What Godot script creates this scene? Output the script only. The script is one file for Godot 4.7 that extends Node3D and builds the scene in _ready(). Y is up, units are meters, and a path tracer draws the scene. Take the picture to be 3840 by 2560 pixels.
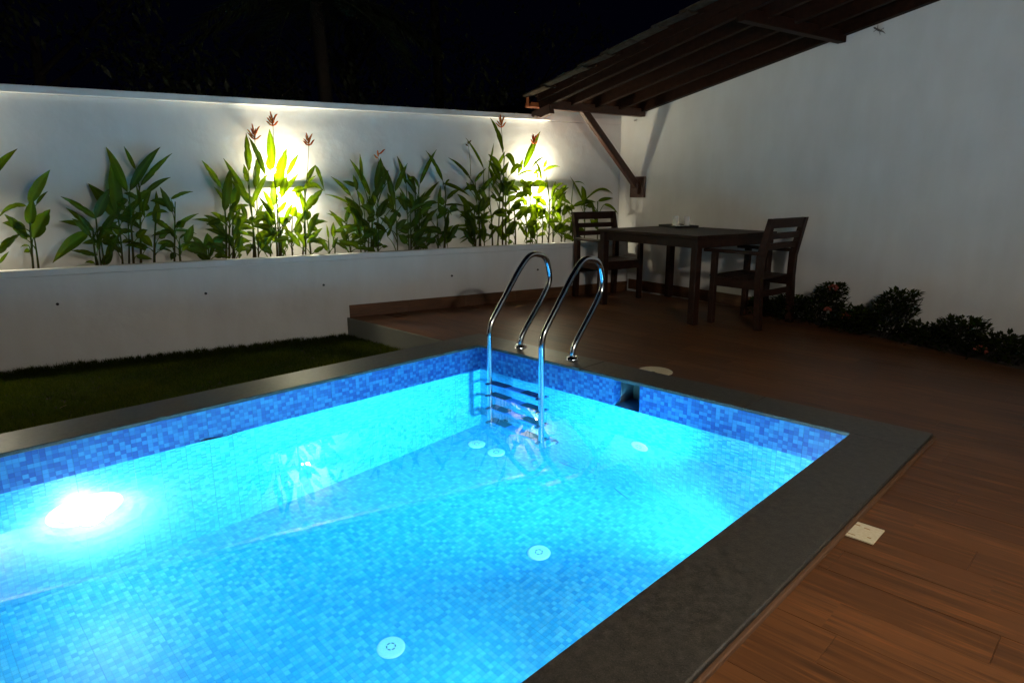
extends Node3D
# A garden pool at night: lit water, planter wall with heliconias, a tiled canopy on brackets and a table with two chairs.

const PLANTER_AT := Vector3(-1.845, 0, 0.007)      # where the front face of the planter meets the edge of the deck
const PLANTER_TURN := 1.28244                       # local x runs along the planter, local z points to the pool
const WALL_AT := Vector3(-1.035, 0, -3.376)         # inner foot of the white side wall
const WALL_TURN := -0.18892                         # local x runs along the side wall, local z points away from it
const DECK := -0.03
const WATER := -0.189
const FLOOR := -1.39
const POOL_X := 2.64
const POOL_Z := 4.6
const SLOPE := 0.1676

var names := {}
var M := {}
var R := RandomNumberGenerator.new()

func _ready() -> void:
	R.seed = 11
	var cam := Camera3D.new()
	cam.name = "camera"
	cam.transform = Transform3D(Basis(Vector3(0.70756, -0.005686, -0.70663), Vector3(-0.156159, 0.973988, -0.164201), Vector3(0.689183, 0.226529, 0.688267)), Vector3(3.5541, 1.1344, 3.2053))
	cam.fov = 55.52
	cam.near = 0.05
	cam.far = 300.0
	add_child(cam)
	cam.current = true
	var e := Environment.new()
	e.background_mode = Environment.BG_SKY
	var sm := ProceduralSkyMaterial.new()
	sm.sky_top_color = Color(0.06, 0.07, 0.2)
	sm.sky_horizon_color = Color(0.08, 0.09, 0.22)
	sm.ground_bottom_color = Color(0.02, 0.02, 0.03)
	sm.ground_horizon_color = Color(0.05, 0.05, 0.1)
	sm.sky_curve = 0.3
	e.sky = Sky.new()
	e.sky.sky_material = sm
	e.background_energy_multiplier = 0.05
	e.tonemap_mode = Environment.TONE_MAPPER_LINEAR
	e.tonemap_exposure = 1.0
	e.volumetric_fog_enabled = true
	e.volumetric_fog_density = 0.0
	e.sdfgi_enabled = true
	e.ssao_enabled = true
	e.ssil_enabled = true
	var we := WorldEnvironment.new()
	we.name = "night"
	we.environment = e
	add_child(we)
	# the lamps, each with its light: three under water (the third an added one), three on the planter wall, one by the house door
	make_materials()
	pool_lamp(Vector3(0, -0.66, 2.63), 0.0, 6.5, "round pool light glaring white under water in the left pool wall")
	pool_lamp(Vector3(POOL_X, -0.66, 0.7), PI, 38.0, "round pool light under the near coping, nearest the far pool wall")
	pool_lamp(Vector3(POOL_X, -0.66, 2.1), PI, 10.5, "added unseen light under the near coping that evens the pool lighting")  # unseen lamp, added to spread the pool light more evenly
	sconce(-0.462, 1.7, "up-down wall light behind the bright heliconia, left of the two in view")
	sconce(2.226, 1.7, "up-down wall light in the planter near the wall corner")
	sconce(-3.15, 1.7, "up-down wall light on the unlit end of the planter, out at the left")
	porch_lamp(Vector3(4.5, 1.95, 1.75), 3.6)
	ground()
	pool()
	coping()
	deck()
	garden_walls()
	house()
	trees()
	lawn()
	plants()
	canopy()
	bushes()
	table_and_chairs()
	ladder()
	small_things()

# ---------------------------------------------------------------- helpers
func numbered(called: String) -> String:
	if not names.has(called):
		names[called] = 0
		return called
	names[called] += 1
	return "%s_%03d" % [called, names[called]]

func tag(o: Node3D, label: String, category: String, group := "", kind := "") -> Node3D:
	o.set_meta("label", label)
	o.set_meta("category", category)
	if group: o.set_meta("group", group)
	if kind: o.set_meta("kind", kind)
	return o

func thing(called: String, label: String, category: String, at := Vector3.ZERO, turn := 0.0, group := "", kind := "") -> Node3D:
	var o := Node3D.new()
	o.name = numbered(called)
	add_child(o)
	o.position = at
	o.rotation.y = turn
	tag(o, label, category, group, kind)
	return o

func obj(called: String, st: SurfaceTool, mat: Material, parent: Node = null) -> MeshInstance3D:
	return put(called, done(st), mat, parent)

func put(called: String, mesh: Mesh, mat: Material, parent: Node = null) -> MeshInstance3D:
	var o := MeshInstance3D.new()
	o.mesh = mesh
	o.material_override = mat
	if parent == null:
		o.name = numbered(called)
		add_child(o)
	else:
		o.name = called
		parent.add_child(o, true)
	return o

func new_st() -> SurfaceTool:
	var st := SurfaceTool.new()
	st.begin(Mesh.PRIMITIVE_TRIANGLES)
	return st

func done(st: SurfaceTool) -> ArrayMesh:
	st.generate_normals()
	return st.commit()

func face(st: SurfaceTool, p: Array, out: Vector3, smooth := -1) -> void:
	var n: Vector3 = (p[1] - p[0]).cross(p[2] - p[0])
	var q := p.duplicate()
	if n.dot(out) > 0.0:
		q.reverse()
	st.set_smooth_group(smooth)
	for i in range(1, q.size() - 1):
		st.add_vertex(q[0])
		st.add_vertex(q[i])
		st.add_vertex(q[i + 1])

func cbox(st: SurfaceTool, xf: Transform3D, size: Vector3, b := 0.003) -> void:
	# a box with chamfered edges
	var h := size / 2.0
	b = minf(b, minf(h.x, minf(h.y, h.z)) * 0.45)
	for ax in 3:
		for s in [-1.0, 1.0]:
			var u := (ax + 1) % 3
			var w := (ax + 2) % 3
			var quad := []
			for c in [[-1, -1], [1, -1], [1, 1], [-1, 1]]:
				var v := Vector3.ZERO
				v[ax] = s * h[ax]
				v[u] = c[0] * (h[u] - b)
				v[w] = c[1] * (h[w] - b)
				quad.append(xf * v)
			var n := Vector3.ZERO
			n[ax] = s
			face(st, quad, xf.basis * n)
	for ax in 3:
		var u := (ax + 1) % 3
		var w := (ax + 2) % 3
		for c in [[-1, -1], [1, -1], [1, 1], [-1, 1]]:
			var quad := []
			for k in [[-1, 0], [1, 0], [1, 1], [-1, 1]]:
				var v := Vector3.ZERO
				v[ax] = k[0] * (h[ax] - b)
				v[u] = c[0] * (h[u] - (b if k[1] == 0 else 0.0))
				v[w] = c[1] * (h[w] - (0.0 if k[1] == 0 else b))
				quad.append(xf * v)
			var n := Vector3.ZERO
			n[u] = c[0]
			n[w] = c[1]
			face(st, quad, xf.basis * n)
	for sx in [-1.0, 1.0]:
		for sy in [-1.0, 1.0]:
			for sz in [-1.0, 1.0]:
				var tri := [Vector3(sx * h.x, sy * (h.y - b), sz * (h.z - b)), Vector3(sx * (h.x - b), sy * h.y, sz * (h.z - b)), Vector3(sx * (h.x - b), sy * (h.y - b), sz * h.z)]
				face(st, [xf * tri[0], xf * tri[1], xf * tri[2]], xf.basis * Vector3(sx, sy, sz))

func at(x: float, y: float, z: float) -> Transform3D:
	return Transform3D(Basis(), Vector3(x, y, z))

func box(size: Vector3, c: Vector3, b := 0.003) -> SurfaceTool:
	var st := new_st()
	cbox(st, Transform3D(Basis(), c), size, b)
	return st

func bar(st: SurfaceTool, a: Vector3, c: Vector3, w: float, h: float, b := 0.003, up := Vector3.UP) -> void:
	# a squared timber from a to c, w wide, h deep
	var x := (c - a).normalized()
	var z := x.cross(up)
	z = Vector3(0, 0, 1) if z.length() < 0.01 else z.normalized()
	var y := z.cross(x).normalized()
	cbox(st, Transform3D(Basis(x, y, z), (a + c) / 2.0), Vector3((c - a).length(), h, w), b)

func tube(st: SurfaceTool, pts: Array, radii: Array, sides := 10, caps := true) -> void:
	var n := pts.size()
	var rings := []
	var side := Vector3.ZERO
	for i in n:
		var d: Vector3 = (pts[mini(i + 1, n - 1)] - pts[maxi(i - 1, 0)]).normalized()
		if i == 0:
			side = d.cross(Vector3.UP if absf(d.y) < 0.9 else Vector3.RIGHT).normalized()
		side = (side - d * side.dot(d)).normalized()
		var up := side.cross(d)
		var ring := []
		var r: float = radii[mini(i, radii.size() - 1)]
		for k in sides:
			var an := TAU * k / sides
			ring.append(pts[i] + (side * cos(an) + up * sin(an)) * r)
		rings.append(ring)
	for i in n - 1:
		for k in sides:
			var k2 := (k + 1) % sides
			var mid: Vector3 = (pts[i] + pts[i + 1]) / 2.0
			face(st, [rings[i][k], rings[i][k2], rings[i + 1][k2], rings[i + 1][k]], (rings[i][k] + rings[i + 1][k2]) / 2.0 - mid, 1)
	if caps:
		face(st, rings[0], pts[0] - pts[1])
		face(st, rings[n - 1], pts[n - 1] - pts[n - 2])

func rounded(pts: Array, r: float, steps := 6) -> Array:
	# a polyline with its corners rounded
	var out := [pts[0]]
	for i in range(1, pts.size() - 1):
		var a: Vector3 = pts[i] + (pts[i - 1] - pts[i]).limit_length(minf(r, pts[i].distance_to(pts[i - 1]) * 0.48))
		var c: Vector3 = pts[i] + (pts[i + 1] - pts[i]).limit_length(minf(r, pts[i].distance_to(pts[i + 1]) * 0.48))
		for k in steps + 1:
			var t := float(k) / steps
			out.append(a.lerp(pts[i], t).lerp((pts[i] as Vector3).lerp(c, t), t))
	out.append(pts[-1])
	return out

func lathe(st: SurfaceTool, prof: Array, sides: int, xf: Transform3D, smooth := 1) -> void:
	# prof: Vector2(radius, height), turned about local y
	for i in prof.size() - 1:
		var a: Vector2 = prof[i]
		var c: Vector2 = prof[i + 1]
		var nr := Vector2(c.y - a.y, a.x - c.x)
		for k in sides:
			var t0 := TAU * k / sides
			var t1 := TAU * (k + 1) / sides
			var q := []
			for e in [[a, t0], [a, t1], [c, t1], [c, t0]]:
				q.append(xf * Vector3(e[0].x * cos(e[1]), e[0].y, e[0].x * sin(e[1])))
			var tm := (t0 + t1) / 2.0
			var out := xf.basis * Vector3(nr.x * cos(tm), nr.y, nr.x * sin(tm))
			if a.x < 0.0001:
				face(st, [q[0], q[2], q[3]], out, smooth)
			elif c.x < 0.0001:
				face(st, [q[0], q[1], q[2]], out, smooth)
			else:
				face(st, q, out, smooth)

func slab(st: SurfaceTool, poly: PackedVector2Array, y0: float, y1: float) -> void:
	# a level polygon (x, z) with thickness
	var c := Vector2.ZERO
	for p in poly: c += p
	c /= poly.size()
	var idx := Geometry2D.triangulate_polygon(poly)
	for i in range(0, idx.size(), 3):
		var t := [poly[idx[i]], poly[idx[i + 1]], poly[idx[i + 2]]]
		face(st, t.map(func(p): return Vector3(p.x, y1, p.y)), Vector3.UP)
		face(st, t.map(func(p): return Vector3(p.x, y0, p.y)), Vector3.DOWN)
	var turn := 1.0 if not Geometry2D.is_polygon_clockwise(poly) else -1.0
	for i in poly.size():
		var a := poly[i]
		var b := poly[(i + 1) % poly.size()]
		var n := Vector3(b.y - a.y, 0, a.x - b.x) * turn
		face(st, [Vector3(a.x, y0, a.y), Vector3(b.x, y0, b.y), Vector3(b.x, y1, b.y), Vector3(a.x, y1, a.y)], n)

func prism(st: SurfaceTool, poly: PackedVector2Array, z0: float, z1: float, xf := Transform3D()) -> void:
	# an upright outline (x, y) pulled along z
	var idx := Geometry2D.triangulate_polygon(poly)
	for i in range(0, idx.size(), 3):
		var t := [poly[idx[i]], poly[idx[i + 1]], poly[idx[i + 2]]]
		face(st, t.map(func(p): return xf * Vector3(p.x, p.y, z0)), xf.basis * Vector3.FORWARD)
		face(st, t.map(func(p): return xf * Vector3(p.x, p.y, z1)), xf.basis * Vector3.BACK)
	var turn := 1.0 if not Geometry2D.is_polygon_clockwise(poly) else -1.0
	for i in poly.size():
		var a := poly[i]
		var b := poly[(i + 1) % poly.size()]
		face(st, [xf * Vector3(a.x, a.y, z0), xf * Vector3(b.x, b.y, z0), xf * Vector3(b.x, b.y, z1), xf * Vector3(a.x, a.y, z1)], xf.basis * (Vector3(b.y - a.y, a.x - b.x, 0) * turn))

# ---------------------------------------------------------------- materials
func lin(r: float, g: float, b: float) -> Color:
	return Color(r, g, b).linear_to_srgb()

func mat(c: Color, rough: float, metal := 0.0) -> StandardMaterial3D:
	var m := StandardMaterial3D.new()
	m.albedo_color = c
	m.roughness = rough
	m.metallic = metal
	return m

func noise_tex(freq: float, octaves: int, lo: Color, hi: Color, seed_: int, size := 512, normal := 0.0, tight := 0.0) -> NoiseTexture2D:
	var n := FastNoiseLite.new()
	n.seed = seed_
	n.frequency = freq
	n.fractal_octaves = octaves
	n.noise_type = FastNoiseLite.TYPE_SIMPLEX_SMOOTH
	var t := NoiseTexture2D.new()
	t.width = size
	t.height = size
	t.seamless = true
	t.noise = n
	if normal > 0.0:
		t.as_normal_map = true
		t.bump_strength = normal
	else:
		var g := Gradient.new()
		g.set_color(0, lo)
		g.set_color(1, hi)
		g.set_offset(0, tight)
		g.set_offset(1, 1.0 - tight)
		t.color_ramp = g
	return t

func world_tex(m: StandardMaterial3D, t: Texture2D, metres: float, in_world := true) -> StandardMaterial3D:
	m.albedo_texture = t
	m.uv1_triplanar = true
	m.uv1_world_triplanar = in_world
	m.uv1_scale = Vector3.ONE / metres
	return m

func wood_image(seed_: int, base: Color, dark: Color, light: Color) -> ImageTexture:
	# straight grain along u with drifting streaks
	var im := Image.create(512, 256, false, Image.FORMAT_RGB8)
	var a := FastNoiseLite.new()
	a.seed = seed_
	a.frequency = 0.01
	a.fractal_octaves = 4
	var b := FastNoiseLite.new()
	b.seed = seed_ + 5
	b.frequency = 0.06
	for y in 256:
		for x in 512:
			var s := a.get_noise_2d(x * 0.35, y * 5.0) + 0.5 * b.get_noise_2d(x * 0.12, y * 3.2)
			var blot := a.get_noise_2d(x * 0.9 + 900.0, y * 1.3)
			var c := base.lerp(dark, clampf(s * 1.0 + blot * 0.6, 0.0, 1.0))
			c = c.lerp(light, clampf(-s * 0.8 - 0.1 + blot * 0.4, 0.0, 0.8))
			im.set_pixel(x, y, c)
	return ImageTexture.create_from_image(im)

func mosaic_image(tones: Array) -> ImageTexture:
	# printed mosaic, 120 x 120 small cells in three blues that run together in short bars
	var im := Image.create(960, 960, false, Image.FORMAT_RGB8)
	var r := RandomNumberGenerator.new()
	r.seed = 77
	var cell := []
	for y in 120:
		var row := []
		for x in 120:
			var k := 0
			for trial in 2:
				var q := r.randf()
				k = 0 if q < 0.4 else (1 if q < 0.68 else 2)
				if x < 1 or y < 1 or row[x - 1] != k or cell[y - 1][x] != k: break
			row.append(k)
		cell.append(row)
	for y in 120:
		for x in 120:
			var c: Color = tones[cell[y][x]]
			var j := r.randf_range(-0.04, 0.04)
			c = Color(c.r + j * 0.6, c.g + j, c.b + j * 0.5)
			im.fill_rect(Rect2i(x * 8, y * 8, 8, 8), c)
			var edge := c.darkened(0.12)
			im.fill_rect(Rect2i(x * 8, y * 8 + 7, 8, 1), edge)
			im.fill_rect(Rect2i(x * 8 + 7, y * 8, 1, 8), edge)
	return ImageTexture.create_from_image(im)

func granite_image() -> ImageTexture:
	# dark flamed stone: broad clouds, fine grains and scattered pale flecks
	var im := Image.create(640, 640, false, Image.FORMAT_RGB8)
	var r := RandomNumberGenerator.new()
	r.seed = 91
	var n := FastNoiseLite.new()
	n.seed = 21
	n.frequency = 0.028
	n.fractal_octaves = 5
	n.fractal_gain = 0.75
	for y in 640:
		for x in 640:
			# blend the four edges so that the picture repeats without a seam
			var u := x / 640.0
			var v := y / 640.0
			var f := lerpf(lerpf(n.get_noise_2d(x, y), n.get_noise_2d(x - 640, y), u), lerpf(n.get_noise_2d(x, y - 640), n.get_noise_2d(x - 640, y - 640), u), v)
			var k := clampf(0.42 + f * 0.75 + r.randfn() * 0.2, 0.0, 1.0)
			var c := Color(0.011, 0.01, 0.009).lerp(Color(0.08, 0.07, 0.057), k)
			if r.randf() < 0.02: c = c.lerp(Color(0.17, 0.155, 0.135), 0.6)
			im.set_pixel(x, y, c.linear_to_srgb())
	return ImageTexture.create_from_image(im)

func make_materials() -> void:
	M.plaster = world_tex(mat(Color.WHITE, 0.85), noise_tex(0.006, 5, lin(0.69, 0.685, 0.675), lin(0.77, 0.765, 0.755), 3), 2.3)
	M.plaster.normal_enabled = true
	M.plaster.normal_texture = noise_tex(0.03, 4, Color.BLACK, Color.WHITE, 4, 512, 1.2)
	M.plaster.normal_scale = 0.5
	# faint damp streaks running down the paint
	M.plaster.detail_enabled = true
	M.plaster.detail_blend_mode = BaseMaterial3D.BLEND_MODE_MUL
	M.plaster.detail_albedo = noise_tex(0.012, 5, lin(0.945, 0.935, 0.92), Color.WHITE, 6, 512, 0.0, 0.15)
	M.plaster.detail_uv_layer = BaseMaterial3D.DETAIL_UV_2
	M.plaster.uv2_triplanar = true
	M.plaster.uv2_world_triplanar = true
	M.plaster.uv2_scale = Vector3(1.0 / 1.1, 1.0 / 4.5, 1.0 / 1.1)
	M.pipe_hole = mat(lin(0.01, 0.01, 0.01), 0.6)
	# the tiles below the water, and a darker copy above it with the dimmer light painted into its blues
	for q in [["tile", [lin(0.062, 0.315, 0.47), lin(0.03, 0.272, 0.455), lin(0.01, 0.225, 0.435)]], ["tile_band_shaded", [lin(0.026, 0.155, 0.40), lin(0.011, 0.095, 0.32), lin(0.005, 0.055, 0.26)]]]:
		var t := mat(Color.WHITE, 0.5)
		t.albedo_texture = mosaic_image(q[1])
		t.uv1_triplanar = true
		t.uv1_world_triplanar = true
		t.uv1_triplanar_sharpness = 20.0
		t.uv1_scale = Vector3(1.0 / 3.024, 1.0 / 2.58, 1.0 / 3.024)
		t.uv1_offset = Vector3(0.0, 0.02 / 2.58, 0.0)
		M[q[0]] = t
	M.grout = mat(lin(0.03, 0.18, 0.38), 0.8)
	M.shell = mat(lin(0.2, 0.2, 0.175), 0.9)
	var water := mat(Color(0.93, 0.985, 1.0, 0.0), 0.0)
	water.transparency = BaseMaterial3D.TRANSPARENCY_ALPHA
	water.refraction_enabled = true
	water.refraction_scale = 0.033
	water.normal_enabled = true
	water.normal_texture = noise_tex(0.008, 2, Color.BLACK, Color.WHITE, 9, 512, 2.0)
	water.normal_scale = 0.006
	water.uv1_triplanar = true
	water.uv1_world_triplanar = true
	water.uv1_scale = Vector3.ONE / 1.9
	M.water = water
	M.granite = world_tex(mat(Color.WHITE, 0.4), granite_image(), 0.85)
	M.granite.normal_enabled = true
	M.granite.normal_texture = noise_tex(0.09, 4, Color.BLACK, Color.WHITE, 22, 1024, 3.0)
	M.granite.normal_scale = 0.16
	M.planks = []
	for k in 4:
		var w := mat(Color.WHITE, 0.42)
		w.metallic_specular = 0.3
		w.albedo_texture = wood_image(40 + k, lin(0.125, 0.05, 0.018).darkened(0.05 * k), lin(0.055, 0.024, 0.01), lin(0.24, 0.085, 0.026))
		M.planks.append(w)
	M.deck_grout = mat(lin(0.085, 0.035, 0.013), 0.9)
	M.filler = mat(lin(0.09, 0.04, 0.016), 0.7)
	M.skirt = world_tex(mat(Color.WHITE, 0.5), M.planks[1].albedo_texture, 0.9)
	M.dark_wood = world_tex(mat(Color.WHITE, 0.5), noise_tex(0.012, 4, lin(0.013, 0.005, 0.003), lin(0.036, 0.013, 0.007), 31), 0.5)
	M.dark_wood.metallic_specular = 0.3
	M.roof_wood = world_tex(mat(Color.WHITE, 0.6), noise_tex(0.02, 4, lin(0.011, 0.005, 0.0035), lin(0.03, 0.011, 0.006), 33), 0.6)
	M.red_wood = world_tex(mat(Color.WHITE, 0.5), noise_tex(0.02, 4, lin(0.04, 0.012, 0.006), lin(0.085, 0.027, 0.013), 34), 0.5)
	M.roof_wood.metallic_specular = 0.15
	M.clay = world_tex(mat(Color.WHITE, 0.85), noise_tex(0.02, 4, lin(0.02, 0.012, 0.008), lin(0.055, 0.044, 0.032), 35), 0.7)
	M.clay.metallic_specular = 0.15
	M.gutter = mat(lin(0.5, 0.13, 0.035), 0.5)
	M.steel = mat(lin(0.72, 0.72, 0.73), 0.1, 1.0)
	M.black_metal = mat(lin(0.012, 0.012, 0.013), 0.45)
	M.navy_plastic = mat(lin(0.008, 0.012, 0.05), 0.45)
	M.step_mid = mat(lin(0.03, 0.12, 0.42), 0.4)
	M.pool_plastic = mat(lin(0.42, 0.62, 0.64), 0.4)
	M.white_plastic = mat(lin(0.78, 0.78, 0.76), 0.4)
	M.grey_plastic = mat(lin(0.06, 0.07, 0.085), 0.5)
	M.cream = world_tex(mat(Color.WHITE, 0.55), noise_tex(0.03, 4, lin(0.5, 0.42, 0.26), lin(0.62, 0.55, 0.4), 37), 0.2)
	M.soil = world_tex(mat(Color.WHITE, 0.95), noise_tex(0.03, 5, lin(0.02, 0.014, 0.009), lin(0.06, 0.042, 0.028), 39), 0.6)
	M.leaf = mat(Color.WHITE, 0.5)
	M.leaf.metallic_specular = 0.35
	M.leaf.vertex_color_use_as_albedo = true
	M.leaf.backlight_enabled = true
	M.leaf.backlight = Color(1.18, 1.18, 0.45)
	M.petal = mat(Color.WHITE, 0.5)
	M.petal.vertex_color_use_as_albedo = true
	M.petal.backlight_enabled = true
	M.petal.backlight = Color(0.6, 0.5, 0.4)
	M.far_leaf = mat(lin(0.022, 0.034, 0.01), 0.6)
	M.bark = world_tex(mat(Color.WHITE, 0.9), noise_tex(0.03, 4, lin(0.012, 0.01, 0.008), lin(0.03, 0.025, 0.02), 41), 0.5)
	M.glass = mat(Color(1, 1, 1, 0.32), 0.03)
	M.glass.transparency = BaseMaterial3D.TRANSPARENCY_ALPHA
	M.dry = mat(lin(0.33, 0.2, 0.1), 0.8)
	M.twig = mat(lin(0.02, 0.015, 0.012), 0.8)
	M.gecko = mat(lin(0.11, 0.095, 0.085), 0.7)
	M.pool_lens = glow(Color(0.85, 0.97, 1.0), 5.0)
	M.warm_lens = glow(Color(1.0, 0.93, 0.72), 2.5)
	M.porch_lens = glow(Color(1.0, 0.8, 0.5), 6.0)

func glow(c: Color, strength: float) -> StandardMaterial3D:
	var m := mat(c, 0.4)
	m.emission_enabled = true
	m.emission = c
	m.emission_energy_multiplier = strength
	return m

# ---------------------------------------------------------------- lamps
func pool_lamp(where: Vector3, turn: float, power: float, label: String) -> void:
	# local x points into the pool
	var t := thing("pool_light", label, "pool light", where, turn, "round lights in the pool walls")
	var xf := Transform3D(Basis(Vector3(0, 1, 0), Vector3(1, 0, 0), Vector3(0, 0, -1)), Vector3.ZERO)
	var st := new_st()
	lathe(st, [Vector2(0.165, 0.0004), Vector2(0.14, 0.004), Vector2(0.108, 0.008)], 32, xf)
	obj("trim_ring", st, M.white_plastic, t)
	st = new_st()
	lathe(st, [Vector2(0.117, 0.006), Vector2(0.1, 0.026), Vector2(0.06, 0.04), Vector2(0.0, 0.045)], 28, xf)
	obj("lens", st, M.pool_lens, t)
	var l := SpotLight3D.new()
	l.name = "pool_lamp_beam"
	l.light_color = lin(0.11, 0.65, 1.0)
	l.light_energy = power
	l.light_size = 0.06
	l.spot_range = 12.0
	l.spot_angle = 49.0
	l.spot_angle_attenuation = 0.9
	l.spot_attenuation = 2.0
	l.shadow_enabled = true
	l.position = Vector3(0.1, 0, 0)
	l.rotation.y = -PI / 2
	l.rotation.x = 0.2
	t.add_child(l)
	var spill := OmniLight3D.new()
	spill.name = "pool_lamp_spill"
	spill.light_color = lin(0.6, 0.95, 1.0)
	spill.light_energy = 1.2
	spill.light_size = 0.02
	spill.omni_range = 6.0
	spill.omni_attenuation = 2.0
	spill.shadow_enabled = true
	spill.position = Vector3(0.08, 0, 0)
	t.add_child(spill)

func sconce(s: float, power: float, label: String) -> void:
	var t := thing("wall_light", label, "wall light", planter(s, 1.18, 0.37), PLANTER_TURN, "up-down lights along the planter wall")
	obj("wall_bracket", box(Vector3(0.05, 0.04, 0.04), Vector3(0, 0.025, 0.02)), M.black_metal, t)
	var c := at(0, 0, 0.08)
	var st := new_st()
	lathe(st, [Vector2(0.036, 0.012), Vector2(0.04, 0.0), Vector2(0.042, 0.003), Vector2(0.042, 0.047), Vector2(0.04, 0.05), Vector2(0.036, 0.04)], 24, c)
	obj("body", st, M.black_metal, t)
	for up in [1.0, -1.0]:
		st = new_st()
		var y := 0.04 if up > 0 else 0.012
		lathe(st, [Vector2(0.036, y), Vector2(0.0, y + 0.001 * up)] if up > 0 else [Vector2(0.0, y + 0.001 * up), Vector2(0.036, y)], 24, c)
		obj("lens", st, M.warm_lens, t)
		var l := AreaLight3D.new()
		l.name = "wall_light_beam"
		l.light_color = Color(1.0, 0.96, 0.83)
		l.light_energy = power
		l.area_size = Vector2(0.068, 0.068)
		l.area_range = 12.0
		l.shadow_enabled = true
		l.position = Vector3(0, 0.053 if up > 0 else -0.003, 0.08)
		l.rotation.x = PI / 2 * up
		t.add_child(l, true)

func porch_lamp(where: Vector3, power: float) -> void:
	var t := thing("porch_lantern", "box lantern by the house door lighting the deck", "wall light", where, 0.0)
	obj("back_plate", box(Vector3(0.02, 0.26, 0.12), Vector3(0.04, 0, 0)), M.black_metal, t)
	obj("cap", box(Vector3(0.16, 0.02, 0.14), Vector3(-0.05, 0.12, 0)), M.black_metal, t)
	obj("lens", box(Vector3(0.1, 0.2, 0.1), Vector3(-0.03, 0, 0), 0.01), M.porch_lens, t)
	var l := OmniLight3D.new()
	l.name = "porch_lantern_glow"
	l.light_color = lin(1.0, 0.9, 0.75)
	l.light_energy = power
	l.light_size = 0.07
	l.omni_range = 30.0
	l.omni_attenuation = 2.0
	l.shadow_enabled = true
	l.position = Vector3(-0.17, 0, 0)
	t.add_child(l)

# ---------------------------------------------------------------- setting
func planter(s: float, y: float, d: float) -> Vector3:
	return PLANTER_AT + Basis(Vector3.UP, PLANTER_TURN) * Vector3(s, y, -d)

func beside_wall(s: float, y: float, a: float) -> Vector3:
	return WALL_AT + Basis(Vector3.UP, WALL_TURN) * Vector3(s, y, a)

func flat(v: Vector3) -> Vector2:
	return Vector2(v.x, v.z)

func ground() -> void:
	var st := new_st()
	var y := -0.235
	for r in [[-150.0, -150.0, -0.32, 150.0], [2.95, -150.0, 150.0, 150.0], [-0.32, -150.0, 2.95, -0.28], [-0.32, POOL_Z + 0.3, 2.95, 150.0]]:
		face(st, [Vector3(r[0], y, r[1]), Vector3(r[2], y, r[1]), Vector3(r[2], y, r[3]), Vector3(r[0], y, r[3])], Vector3.UP)
	tag(obj("ground", st, M.soil), "bare dark earth under and around the garden", "ground", "", "structure")

func wall_tile(parent: Node3D, x0: float, x1: float, y0: float, y1: float, turn: bool) -> void:
	var m: Material = M.tile_band_shaded if y1 > -0.1 else M.tile
	# one ceramic tile, 4 mm proud of its wall, with a hair joint round it
	var g := 0.0006
	if turn:
		put("tile", done(box(Vector3(0.004, y1 - y0 - g, x1 - x0 - g), Vector3.ZERO, 0.0005)), m, parent).position = Vector3(-0.002, (y0 + y1) / 2, (x0 + x1) / 2)
	else:
		put("tile", done(box(Vector3(x1 - x0 - g, y1 - y0 - g, 0.004), Vector3.ZERO, 0.0005)), m, parent).position = Vector3((x0 + x1) / 2, (y0 + y1) / 2, -0.002)

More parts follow.
